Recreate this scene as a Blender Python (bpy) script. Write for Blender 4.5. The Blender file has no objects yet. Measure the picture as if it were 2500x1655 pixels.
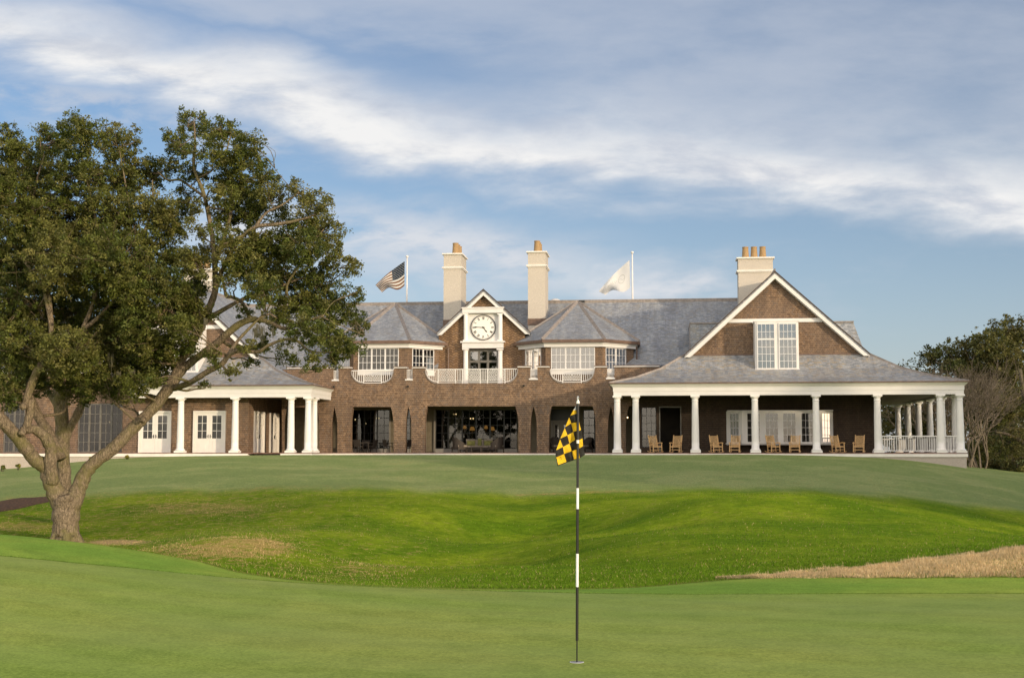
import bpy, math, random
import numpy as np
from mathutils import Vector, Matrix
from mathutils.geometry import tessellate_polygon
random.seed(7); rng = np.random.default_rng(7)
R = math.radians
SC = bpy.context.scene
COL = SC.collection
# ------------------------------------------------------------------ camera and measuring frame
FPX, CX, CY, HOR = 3200.0, 1250.0, 827.5, 1100.0
TILT = math.atan((HOR - CY) / FPX)
ct, st = math.cos(TILT), math.sin(TILT)
def ray(px, py):
    a, b = (px - CX) / FPX, (CY - py) / FPX
    return np.array([a, ct - b * st, b * ct + st])
def P(px, py, Y):
    d = ray(px, py); return d * (Y / d[1])
def project(X, Y, Z):
    depth = Y * ct + Z * st; up = Z * ct - Y * st
    return CX + FPX * X / depth, CY - FPX * up / depth
TH = math.atan(0.11)
UX, VX = np.array([math.cos(TH), -math.sin(TH), 0]), np.array([math.sin(TH), math.cos(TH), 0])
OB = np.array([0, 87.16, 0.0])
def hit(px, py, v):
    d = ray(px, py); t = (v + OB @ VX) / (d @ VX); p = t * d - OB
    return float(p @ UX), float(p[2])
def hu(px, v, py=1000): return hit(px, py, v)[0]
def hz(py, v, px=1250): return hit(px, py, v)[1]
def toW(u, v, z=0.0): return Vector(OB + u * UX + v * VX + np.array([0, 0, z]))
BM = Matrix(((UX[0], VX[0], 0, OB[0]), (UX[1], VX[1], 0, OB[1]), (0, 0, 1, 0), (0, 0, 0, 1)))
# ------------------------------------------------------------------ materials
def srgb(r, g, b):
    f = lambda c: c / 12.92 if c <= .04045 else ((c + .055) / 1.055) ** 2.4
    return (f(r / 255), f(g / 255), f(b / 255), 1)
class NT:
    def __init__(s, nt): s.t = nt; nt.nodes.clear()
    def n(s, typ, **kw):
        nd = s.t.nodes.new(typ)
        for k, v in kw.items():
            if k.startswith('i_'):
                k2 = k[2:]
                k2 = int(k2) if k2.isdigit() else k2.replace('_', ' ')
                if hasattr(v, 'is_output'): s.t.links.new(v, nd.inputs[k2])
                else: nd.inputs[k2].default_value = v
            else: setattr(nd, k, v)
        return nd
    def m(s, op, a, b=0.0, c=0.0, clamp=False):
        nd = s.t.nodes.new('ShaderNodeMath'); nd.operation = op; nd.use_clamp = clamp
        for i, x in enumerate((a, b, c)):
            if hasattr(x, 'is_output'): s.t.links.new(x, nd.inputs[i])
            else: nd.inputs[i].default_value = x
        return nd.outputs[0]
    def mix(s, f, a, b, mode='MIX'):
        nd = s.t.nodes.new('ShaderNodeMix'); nd.data_type = 'RGBA'; nd.blend_type = mode
        for i, x in ((0, f), (6, a), (7, b)):
            if hasattr(x, 'is_output'): s.t.links.new(x, nd.inputs[i])
            else: nd.inputs[i].default_value = x
        return nd.outputs[2]
    def ss(s, x, a, b):
        nd = s.t.nodes.new('ShaderNodeMapRange'); nd.interpolation_type = 'SMOOTHSTEP'
        s.t.links.new(x, nd.inputs[0]); nd.inputs[1].default_value = a; nd.inputs[2].default_value = b
        return nd.outputs[0]
    def link(s, a, b): s.t.links.new(a, b)
def newmat(name):
    m = bpy.data.materials.new(name); m.use_nodes = True; return m, NT(m.node_tree)
def finish(t, col, rough=.6, bump=None, bs=.3, bd=.02, spec=.3, **kw):
    b = t.n('ShaderNodeBsdfPrincipled'); b.inputs['Roughness'].default_value = rough if not hasattr(rough, 'is_output') else .5
    if hasattr(rough, 'is_output'): t.link(rough, b.inputs['Roughness'])
    b.inputs['Specular IOR Level'].default_value = spec
    for k, v in kw.items(): b.inputs[k.replace('_', ' ')].default_value = v
    if hasattr(col, 'is_output'): t.link(col, b.inputs['Base Color'])
    else: b.inputs['Base Color'].default_value = col
    if bump is not None:
        n = t.n('ShaderNodeBump', i_Strength=bs, i_Distance=bd, i_Height=bump); t.link(n.outputs[0], b.inputs['Normal'])
    o = t.n('ShaderNodeOutputMaterial'); t.link(b.outputs[0], o.inputs[0]); return b
def simple(name, col, rough=.6, var=.12, scale=3.0, spec=.3, **kw):
    m, t = newmat(name)
    tc = t.n('ShaderNodeTexCoord')
    nz = t.n('ShaderNodeTexNoise', i_Vector=tc.outputs['Object'], i_Scale=scale, i_Detail=6.0)
    c = t.mix(t.ss(nz.outputs[0], .3, .7), tuple(x * (1 - var) for x in col[:3]) + (1,), tuple(min(1, x * (1 + var)) for x in col[:3]) + (1,))
    finish(t, c, rough, nz.outputs[0], .15, .01, spec, **kw); return m
def shingle(name, c1, c2, c3, wave=0.0, w=.16, h=.128, slate=False):
    m, t = newmat(name)
    uv = t.n('ShaderNodeUVMap'); sp = t.n('ShaderNodeSeparateXYZ', i_0=uv.outputs[0])
    x, y = sp.outputs[0], sp.outputs[1]
    if wave: y = t.m('ADD', y, t.m('MULTIPLY', t.m('SINE', t.m('MULTIPLY', x, 2 * math.pi / .42)), wave))
    cb = t.n('ShaderNodeCombineXYZ', i_0=x, i_1=y)
    def brick(wd, off):
        b = t.n('ShaderNodeTexBrick', offset=.37, offset_frequency=2, squash=1.0, squash_frequency=2)
        t.link(t.n('ShaderNodeVectorMath', operation='ADD', i_0=cb.outputs[0], i_1=(off, off * h * 7 if 0 else 0, 0)).outputs[0], b.inputs['Vector'])
        b.inputs['Color1'].default_value = (0, 0, 0, 1); b.inputs['Color2'].default_value = (1, 1, 1, 1); b.inputs['Mortar'].default_value = (.5, .5, .5, 1)
        b.inputs['Scale'].default_value = 1; b.inputs['Mortar Size'].default_value = .006; b.inputs['Mortar Smooth'].default_value = .2
        b.inputs['Brick Width'].default_value = wd; b.inputs['Row Height'].default_value = h; return b
    b1, b2 = brick(w, 0), brick(w * 1.63, 3.3)
    r = t.m('FRACT', t.m('ADD', t.m('MULTIPLY', b1.outputs[0], 1.0), t.m('MULTIPLY', b2.outputs[0], .83)))
    nz = t.n('ShaderNodeTexNoise', i_Vector=cb.outputs[0], i_Scale=.55, i_Detail=5.0)
    nf = t.n('ShaderNodeTexNoise', i_Vector=cb.outputs[0], i_Scale=26.0, i_Detail=3.0)
    c = t.mix(r, c1, c2)
    c = t.mix(t.m('GREATER_THAN', t.m('FRACT', t.m('MULTIPLY', r, 5.7)), .8), c, c3)
    c = t.mix(t.m('MULTIPLY', t.ss(nz.outputs[0], .35, .68), .5 if slate else 1.0), c, t.mix(.5, c, c3))
    c = t.mix(t.m('MULTIPLY', t.ss(nf.outputs[0], .35, .7), .35), c, c1)
    wm = t.n('ShaderNodeMapping', i_0=cb.outputs[0]); wm.inputs['Scale'].default_value = (1.6, .22, 1); ws = t.n('ShaderNodeTexNoise', i_Vector=wm.outputs[0], i_Scale=1.0, i_Detail=7.0, i_Roughness=.65)
    c = t.mix(1.0, c, t.mix(t.ss(ws.outputs[0], .32, .68), (.78, .78, .80, 1), (1.12, 1.10, 1.06, 1)), 'MULTIPLY')
    # butt edge: tapered course profile plus dark joints
    fy = t.m('FRACT', t.m('DIVIDE', y, h))
    edge = t.m('LESS_THAN', fy, .17 if not slate else .12)
    joint = t.m('MAXIMUM', edge, b1.outputs['Fac'])
    c = t.mix(t.m('MULTIPLY', joint, .8 if not slate else .5), c, tuple(q * .25 for q in c1[:3]) + (1,))
    hgt = t.m('ADD', t.m('SUBTRACT', 1.0, fy), t.m('ADD', t.m('MULTIPLY', r, .35), t.m('MULTIPLY', b1.outputs['Fac'], -.5)))
    finish(t, c, .75 if not slate else .55, hgt, .7, .02, .25 if not slate else .4); return m
M = {}
M['shingle'] = shingle('cedar_shingle', srgb(106, 86, 68), srgb(154, 128, 103), srgb(124, 108, 94))
M['wavy'] = shingle('wavy_shingle', srgb(112, 88, 64), srgb(148, 120, 90), srgb(128, 106, 86), wave=.05, h=.19, w=.2)
M['shaded_shingle'] = shingle('porch_shingle', srgb(62, 50, 40), srgb(84, 70, 56), srgb(72, 62, 52))  # darker copy of the shingle, porch shade put into its colour
M['slate'] = shingle('slate_roof', srgb(126, 133, 141), srgb(176, 180, 184), srgb(148, 146, 140), w=.27, h=.1, slate=True)
M['slate2'] = shingle('mottled_slate', srgb(122, 128, 132), srgb(176, 178, 180), srgb(168, 156, 134), w=.3, h=.11, slate=True)
M['white'] = simple('white_paint', (.70, .685, .655, 1), .45, .03, 1.2)
M['whitecol'] = simple('white_column', (.78, .76, .72, 1), .4, .03, 2.0)
M['doorwhite'] = simple('cream_door', (.74, .71, .65, 1), .4, .03, 2.0)
M['copper'] = simple('weathered_copper', (.13, .08, .055, 1), .45, .25, 4, .5)
M['hipcap'] = simple('hip_copper', (.25, .22, .195, 1), .55, .2, 5, .4)
M['drip'] = simple('dark_drip_edge', (.07, .05, .04, 1), .5, .2, 5, .3)
M['black'] = simple('black_metal', (.012, .012, .011, 1), .35, .2, 5, .5)
M['gunmetal'] = simple('bronze_frame', (.13, .12, .10, 1), .4, .2, 5, .5)
M['deck'] = simple('brick_deck', (.20, .115, .085, 1), .7, .3, 9)
M['stone'] = simple('pale_fascia_stone', (.76, .73, .67, 1), .7, .06, 2)
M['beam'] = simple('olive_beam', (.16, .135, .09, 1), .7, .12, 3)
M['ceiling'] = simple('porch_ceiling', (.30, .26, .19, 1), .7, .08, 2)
M['greydoor'] = simple('grey_door', (.22, .20, .165, 1), .5, .06, 2)
M['lowwall'] = simple('grey_low_wall', (.30, .285, .255, 1), .8, .12, 6)
M['interior'] = simple('dim_interior', (.05, .042, .033, 1), .8, .3, .8)  # dimness of the unlit rooms is put into this dark tone
M['blind'] = simple('grey_blind', (.20, .21, .22, 1), .8, .25, .7)
M['curtain'] = simple('pale_curtain', (.5, .47, .4, 1), .8, .1, 3)
M['teak'] = simple('teak', (.68, .45, .21, 1), .55, .22, 14)
M['wicker'] = simple('dark_wicker', (.055, .045, .036, 1), .7, .4, 40)
M['cushion'] = simple('tan_cushion', (.28, .24, .19, 1), .85, .1, 8)
M['olivefab'] = simple('chartreuse_pillow', (.22, .22, .07, 1), .85, .1, 8)
M['pinkfab'] = simple('pale_throw', (.45, .36, .30, 1), .85, .1, 8)
def stucco(name, c):
    m, t = newmat(name); tc = t.n('ShaderNodeTexCoord')
    a = t.n('ShaderNodeTexNoise', i_Vector=tc.outputs['Object'], i_Scale=16.0, i_Detail=8.0, i_Roughness=.7)
    b = t.n('ShaderNodeTexNoise', i_Vector=tc.outputs['Object'], i_Scale=.8, i_Detail=4.0)
    v = t.n('ShaderNodeTexVoronoi', i_Vector=tc.outputs['Object'], i_Scale=22.0)
    col = t.mix(t.ss(a.outputs[0], .35, .65), tuple(x * .78 for x in c[:3]) + (1,), c)
    col = t.mix(t.m('MULTIPLY', t.ss(b.outputs[0], .4, .7), .3), col, tuple(x * .8 for x in c[:3]) + (1,))
    col = t.mix(t.m('MULTIPLY', t.m('LESS_THAN', v.outputs[0], .22), .3), col, (.45, .4, .33, 1))
    finish(t, col, .85, a.outputs[0], .5, .03, .2); return m
M['tabby'] = stucco('tabby_stucco', (.58, .53, .45, 1))
M['foundation'] = stucco('foundation_stucco', (.50, .44, .38, 1))
def pot():
    m, t = newmat('clay_pot'); tc = t.n('ShaderNodeTexCoord')
    a = t.n('ShaderNodeTexNoise', i_Vector=tc.outputs['Object'], i_Scale=6.0, i_Detail=5.0)
    finish(t, t.mix(a.outputs[0], (.28, .17, .08, 1), (.42, .29, .14, 1)), .75, a.outputs[0], .2, .01); return m
M['pot'] = pot()
def glass(name, refl, tint=(.8, .84, .82, 1), rough=.015, wob=.02):
    m, t = newmat(name); tc = t.n('ShaderNodeTexCoord')
    nz = t.n('ShaderNodeTexNoise', i_Vector=tc.outputs['Object'], i_Scale=.9, i_Detail=2.0)
    bp = t.n('ShaderNodeBump', i_Strength=wob, i_Distance=.1, i_Height=nz.outputs[0])
    tr = t.n('ShaderNodeBsdfTransparent', i_Color=tint)
    gl = t.n('ShaderNodeBsdfGlossy', i_Color=(1, 1, 1, 1), i_Roughness=rough, i_Normal=bp.outputs[0])
    fr = t.n('ShaderNodeFresnel', i_IOR=1.5)
    mx = t.n('ShaderNodeMixShader', i_0=t.m('ADD', t.m('MULTIPLY', fr.outputs[0], 1 - refl), refl, clamp=True), i_1=tr.outputs[0], i_2=gl.outputs[0])
    o = t.n('ShaderNodeOutputMaterial'); t.link(mx.outputs[0], o.inputs[0]); return m
M['glass'] = glass('window_glass', .06, (.6, .62, .6, 1))
M['glassl'] = glass('loggia_glass', .0, (.62, .62, .58, 1))
M['glassv'] = glass('wing_glass', .0, (.3, .3, .3, 1))
M['glassd'] = glass('dark_window_glass', .02, (.45, .47, .45, 1))
M['glassr'] = glass('sky_reflecting_glass', .15, (.5, .53, .55, 1))
def emit(name, c, s):
    m, t = newmat(name); e = t.n('ShaderNodeEmission', i_Color=c, i_Strength=s)
    o = t.n('ShaderNodeOutputMaterial'); t.link(e.outputs[0], o.inputs[0]); return m
M['bulb'] = emit('warm_bulb', (1, .72, .38, 1), 5.0)
M['shade'] = emit('lit_lamp_shade', (1, .50, .14, 1), .42)
M['brass'] = simple('lamp_base', (.35, .3, .22, 1), .4, .1, 5)
# ------------------------------------------------------------------ mesh builder
def islands(V, F, tol=.12):
    par = list(range(len(V)))
    def fd(a):
        while par[a] != a: par[a] = par[par[a]]; a = par[a]
        return a
    for f in F:
        r0 = fd(f[0])
        for i in f[1:]:
            r1 = fd(i)
            if r1 != r0: par[r1] = r0
    comp = {}
    for f in F: comp.setdefault(fd(f[0]), []).append(f)
    ks = list(comp); bb = []
    for k in ks:
        a = np.array([V[i] for f in comp[k] for i in f]); bb.append((a.min(0) - tol / 2, a.max(0) + tol / 2))
    g = list(range(len(ks)))
    def fg(a):
        while g[a] != a: a = g[a]
        return a
    for i in range(len(ks)):
        for j in range(i):
            if fg(i) != fg(j) and (bb[i][0] <= bb[j][1]).all() and (bb[j][0] <= bb[i][1]).all(): g[fg(i)] = fg(j)
    out = {}
    for i, k in enumerate(ks): out.setdefault(fg(i), []).extend(comp[k])
    return list(out.values())
class MB:
    def __init__(s): s.v = []; s.f = []; s.T = None
    def add(s, vs, fs):
        o = len(s.v)
        if s.T is not None: vs = [tuple(s.T @ Vector(p)) for p in vs]
        s.v += [tuple(p) for p in vs]; s.f += [tuple(i + o for i in f) for f in fs]; return s
    def box(s, x0, x1, y0, y1, z0, z1):
        if x0 > x1: x0, x1 = x1, x0
        if y0 > y1: y0, y1 = y1, y0
        if z0 > z1: z0, z1 = z1, z0
        return s.add([(x0, y0, z0), (x1, y0, z0), (x1, y1, z0), (x0, y1, z0), (x0, y0, z1), (x1, y0, z1), (x1, y1, z1), (x0, y1, z1)],
              [(0, 3, 2, 1), (4, 5, 6, 7), (0, 1, 5, 4), (1, 2, 6, 5), (2, 3, 7, 6), (3, 0, 4, 7)])
    def prism(s, poly, y0, y1):        # poly in (x,z), extruded along y
        n = len(poly); a = sum(poly[i][0] * poly[(i + 1) % n][1] - poly[(i + 1) % n][0] * poly[i][1] for i in range(n))
        if a < 0: poly = poly[::-1]
        tri = tessellate_polygon([[Vector((p[0], p[1], 0)) for p in poly]])
        vs = [(p[0], y0, p[1]) for p in poly] + [(p[0], y1, p[1]) for p in poly]
        fs = []
        for t in tri:
            a, b, c = [Vector((poly[i][0], poly[i][1])) for i in t]
            if (b - a).cross(c - a) < 0: t = (t[0], t[2], t[1])
            fs.append(tuple(t)); fs.append((t[2] + n, t[1] + n, t[0] + n))
        for i in range(n): j = (i + 1) % n; fs.append((j, i, i + n, j + n))
        return s.add(vs, fs)
    def slab(s, pts, th):              # planar polygon thickened downwards along -normal
        p = [Vector(q) for q in pts]; nrm = (p[1] - p[0]).cross(p[2] - p[0]).normalized()
        if nrm.z < 0: p = p[::-1]; nrm = -nrm
        n = len(p); vs = p + [q - nrm * th for q in p]
        fs = [tuple(range(n)), tuple(range(2 * n - 1, n - 1, -1))]
        for i in range(n): j = (i + 1) % n; fs.append((i, i + n, j + n, j))
        return s.add(vs, fs)
    def lathe(s, cx, cy, prof, n=20, z0=0):
        vs = []; fs = []
        for r, z in prof:
            for k in range(n): a = 2 * math.pi * k / n; vs.append((cx + r * math.cos(a), cy + r * math.sin(a), z0 + z))
        for i in range(len(prof) - 1):
            for k in range(n): j = (k + 1) % n; fs.append((i * n + k, i * n + j, (i + 1) * n + j, (i + 1) * n + k))
        fs.append(tuple(range(n))[::-1]); fs.append(tuple((len(prof) - 1) * n + k for k in range(n)))
        return s.add(vs, fs)
    def bar(s, a, b, w, d=None):
        a, b = Vector(a), Vector(b); d = d or w; t = (b - a)
        if t.length < 1e-6: return s
        t.normalize(); y = Vector((0, 1, 0)) if abs(t.y) < .9 else Vector((1, 0, 0))
        x = t.cross(y).normalized(); y = x.cross(t)
        vs = [p + x * (w / 2 * i) + y * (d / 2 * j) for p in (a, b) for i, j in ((-1, -1), (1, -1), (1, 1), (-1, 1))]
        return s.add(vs, [(3, 2, 1, 0), (4, 5, 6, 7), (0, 1, 5, 4), (1, 2, 6, 5), (2, 3, 7, 6), (3, 0, 4, 7)])
    def tube(s, pts, rad, n=8):
        vs, fs = tubemesh([np.array(p, float) for p in pts], rad, n); return s.add(vs, fs)
    def build(s, name, mat, parent=None, smooth=False, uv=True):
        if parent is not None and parent.name == 'clubhouse':
            gs = islands(s.v, s.f)
            if len(gs) > 1:
                last = None
                for g in gs:
                    q = MB(); ids = sorted({i for f in g for i in f}); mp_ = {i: k for k, i in enumerate(ids)}
                    q.v = [s.v[i] for i in ids]; q.f = [tuple(mp_[i] for i in f) for f in g]; last = q._mk(name, mat, parent, smooth, uv)
                return last
        return s._mk(name, mat, parent, smooth, uv)
    def _mk(s, name, mat, parent, smooth, uv):
        me = bpy.data.meshes.new(name); me.from_pydata(s.v, [], s.f); me.update()
        me.materials.append(mat)
        if uv: autouv(me)
        if smooth: me.shade_smooth()
        o = bpy.data.objects.new(name, me); COL.objects.link(o)
        if parent is not None: o.parent = parent
        return o
def tubemesh(pts, rad, n=8):
    pts = [np.asarray(p, float) for p in pts]; L = len(pts)
    if not hasattr(rad, '__len__'): rad = [rad] * L
    vs = []; fs = []; ref = np.array([.13, .97, .2])
    for i in range(L):
        t = pts[min(i + 1, L - 1)] - pts[max(i - 1, 0)]; t = t / (np.linalg.norm(t) + 1e-9)
        if abs(t @ ref) > .95: ref = np.array([1., 0, 0.1])
        x = np.cross(t, ref); x /= np.linalg.norm(x); y = np.cross(x, t); ref = y
        for k in range(n):
            a = 2 * math.pi * k / n; vs.append(tuple(pts[i] + rad[i] * (math.cos(a) * x + math.sin(a) * y)))
    for i in range(L - 1):
        for k in range(n): j = (k + 1) % n; fs.append((i * n + k, (i + 1) * n + k, (i + 1) * n + j, i * n + j))
    fs.append(tuple(range(n))); fs.append(tuple((L - 1) * n + k for k in range(n - 1, -1, -1)))
    return vs, fs
def autouv(me):
    n = len(me.loops)
    if n == 0: return
    uvl = me.uv_layers.new(name='UVMap')
    co = np.empty(len(me.vertices) * 3); me.vertices.foreach_get('co', co); co = co.reshape(-1, 3)
    out = np.empty((n, 2))
    for p in me.polygons:
        nx, ny, nz = p.normal; h = math.hypot(nx, ny)
        li = range(p.loop_start, p.loop_start + p.loop_total)
        if h < .05:
            for l in li: c = co[me.loops[l].vertex_index]; out[l] = (c[0], c[1])
        else:
            tx, ty = -ny / h, nx / h
            for l in li: c = co[me.loops[l].vertex_index]; out[l] = (c[0] * tx + c[1] * ty, c[2] / h)
    uvl.data.foreach_set('uv', out.ravel())
def empty(name, loc=(0, 0, 0), rz=0, mat=None):
    o = bpy.data.objects.new(name, None); COL.objects.link(o); o.empty_display_size = .2
    if mat is not None: o.matrix_world = mat
    else: o.location = loc; o.rotation_euler = (0, 0, rz)
    return o
def tag(o, label=None, cat=None, group=None, kind=None):
    if label and not 4 <= len(label.split()) <= 16: print('LABEL', len(label.split()), label)
    if label: o['label'] = label
    if cat: o['category'] = cat
    if group: o['group'] = group
    if kind: o['kind'] = kind
    return o
def copy_tree(o, parent=None):
    c = o.copy(); COL.objects.link(c)
    if parent is not None: c.parent = parent
    for ch in [x for x in o.children]: copy_tree(ch, c)
    return c
# ------------------------------------------------------------------ terrain
PXC = np.array([-600, 0, 300, 600, 900, 1250, 1600, 1900, 2200, 2500, 3100], float)
TB = [
 (10,  [1618,1624,1638,1648,1648,1648,1648,1648,1648,1648,1648]),
 (13,  [1440,1458,1486,1506,1516,1521,1523,1523,1523,1523,1523]),
 (16,  [1350,1368,1394,1420,1436,1447,1453,1453,1452,1452,1452]),
 (18,  [1306,1322,1356,1402,1431,1437,1438,1424,1415,1410,1400]),
 (20,  [1296,1307,1340,1392,1430,1437,1428,1404,1374,1338,1300]),
 (24,  [1318,1330,1364,1408,1434,1434,1412,1393,1365,1334,1300]),
 (30,  [1330,1345,1370,1386,1412,1402,1372,1358,1348,1334,1310]),
 (37,  [1318,1330,1343,1330,1352,1352,1310,1298,1300,1318,1310]),
 (45,  [1306,1318,1316,1290,1282,1292,1252,1240,1262,1308,1320]),
 (52,  [1265,1272,1262,1238,1226,1250,1220,1219,1240,1290,1330]),
 (60,  [1220,1222,1208,1198,1192,1204,1196,1196,1216,1258,1310]),
 (72,  [1190,1180,1156,1146,1144,1146,1144,1145,1160,1202,1250]),
 (83,  [1165,1152,1124,1114,1112,1112,1112,1112,1124,1164,1195]),
 (90,  [1160,1146,1118,1113,1113,1113,1113,1113,1122,1160,1185]),
 (110, [1150,1140,1120,1116,1116,1116,1116,1116,1122,1150,1165]),
]
TY = np.log(np.array([r[0] for r in TB], float))
TZ = np.array([[float(P(px, py, Y)[2]) for px, py in zip(PXC, row)] for Y, row in TB])
TZn = TZ.copy()
def catmull(p0, p1, p2, p3, t):
    return p1 + .5 * t * (p2 - p0 + t * (2 * p0 - 5 * p1 + 4 * p2 - p3 + t * (3 * (p1 - p2) + p3 - p0)))
def interp_axis(xs, arr, x, axis):
    pass
def tz(X, Y):
    X = np.asarray(X, float); Y = np.asarray(Y, float)
    Yc = np.clip(Y, 10, 109.9); px = np.clip(CX + FPX * X / (Yc * ct), PXC[0], PXC[-1] - 1e-3)
    ly = np.log(Yc)
    i = np.clip(np.searchsorted(TY, ly, side='right') - 1, 0, len(TY) - 2); j = np.clip(np.searchsorted(PXC, px, side='right') - 1, 0, len(PXC) - 2)
    ti = (ly - TY[i]) / (TY[i + 1] - TY[i]); tj = (px - PXC[j]) / (PXC[j + 1] - PXC[j])
    def row(ii):
        ii = np.clip(ii, 0, len(TY) - 1)
        g = lambda jj: TZ[ii, np.clip(jj, 0, len(PXC) - 1)]
        return catmull(g(j - 1), g(j), g(j + 1), g(j + 2), tj)
    z = catmull(row(i - 1), row(i), row(i + 1), row(i + 2), ti)
    # small natural undulation beyond the green
    w = np.clip((Yc - 19) / 12, 0, 1) * np.clip((82 - Yc) / 15, 0, 1)
    z = z + w * (.05 * np.sin(X * .55 + Y * .31) + .035 * np.sin(X * .23 - Y * .7 + 1.3) + .03 * np.sin(X * 1.1 + .4 * Y + 2))
    def dip(px0, y0, rx, ry, d): return d * np.exp(-(((X - (px0 - CX) / FPX * y0) / rx) ** 2 + ((Y - y0) / ry) ** 2))
    z = z - dip(1320, 46.5, 4.6, 3.2, .85) - dip(1560, 42, 2.2, 1.8, .32) + dip(1850, 46, 6.5, 3.5, .45) - dip(2330, 47, 4, 2.5, .4) + dip(600, 34.5, 3.2, 2.6, .4) - dip(1050, 38, 4.5, 4.5, .5) + dip(1120, 33, 2.5, 2, .15)
    far = np.clip((Y - 110) / 200, 0, 1)
    return z - far * .6
def axis_pts(segs):
    out = []
    for a, b, n in segs: out += list(np.linspace(a, b, n, endpoint=False))
    out.append(segs[-1][1]); return np.array(out)
def B1(px): return np.interp(px, [0, 100, 320, 600, 850, 1100, 1265, 1450, 1800, 2000, 2200, 2500], [1228, 1222, 1203, 1196, 1193, 1200, 1208, 1201, 1193, 1200, 1214, 1250])
def gridmesh(name, XS, YS, zoff=0.0, warp=None):
    nx, ny = len(XS), len(YS)
    Xg, Yg = np.meshgrid(XS, YS)
    if warp is not None: Xg, Yg = warp(Xg, Yg)
    Zg = tz(Xg, Yg) + zoff
    me = bpy.data.meshes.new(name)
    me.vertices.add(nx * ny); me.vertices.foreach_set('co', np.stack([Xg, Yg, Zg], -1).ravel())
    a = (np.arange(ny - 1)[:, None] * nx + np.arange(nx - 1)[None]).ravel()
    q = np.stack([a, a + 1, a + 1 + nx, a + nx], -1)
    me.loops.add(q.size); me.loops.foreach_set('vertex_index', q.ravel())
    me.polygons.add(len(q)); me.polygons.foreach_set('loop_start', np.arange(0, q.size, 4)); 
    me.update(calc_edges=True); me.shade_smooth()
    return me, Xg, Yg, Zg
XS = axis_pts([(-900, -200, 12), (-200, -60, 22), (-60, -30, 34), (-30, 34, 210), (34, 70, 40), (70, 200, 22), (200, 900, 12)])
YS = axis_pts([(-300, -20, 14), (-20, 8, 14), (8, 28, 110), (28, 60, 120), (60, 96, 80), (96, 200, 30), (200, 2500, 24)])
me, Xg, Yg, Zg = gridmesh('lawn', XS, YS)
PXg, PYg = project(Xg, np.maximum(Yg, 1), Zg)
def ell(cx, cy, rx, ry): return np.clip(1.25 - np.sqrt(((PXg - cx) / rx) ** 2 + ((PYg - cy) / ry) ** 2), 0, 1)
up = 1 / (1 + np.exp(-(B1(np.clip(PXg, 0, 2500)) - PYg + 2.5 * np.sin(Xg * 1.3) + 1.5 * np.sin(Xg * 3.1 + 1)) / 3.2)) * (Yg > 46)
up[Yg > 64] = 1
behind = Yg > 23
dry = np.maximum.reduce([ell(590, 1335, 150, 34), ell(470, 1345, 120, 26), .8 * ell(480, 1240, 240, 24), .8 * ell(40, 1285, 150, 18), .55 * ell(880, 1390, 160, 26), .5 * ell(700, 1290, 120, 20), .35 * ell(1020, 1340, 160, 40), .5 * ell(650, 1190, 60, 6)]) * behind
dry = np.maximum(dry, .75 * np.clip(1 - np.abs(PYg - B1(np.clip(PXg, 0, 2500))) / 6, 0, 1) * (Yg > 46) * ((PXg > 1250) & (PXg < 1600)))
soil = np.maximum(ell(290, 1323, 110, 9), ell(160, 1322, 60, 8)) * behind
dry = np.minimum(dry, .62) + .22 * (ell(600, 1338, 120, 26) > .3) * behind
dry = np.maximum(dry, (.30 * np.clip((1150 - PXg) / 500, 0, 1) + .12) * behind * (Yg < 62))
at = me.color_attributes.new('region', 'FLOAT_COLOR', 'POINT')
at.data.foreach_set('color', np.stack([up, dry, soil, np.ones_like(up)], -1).ravel())
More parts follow.
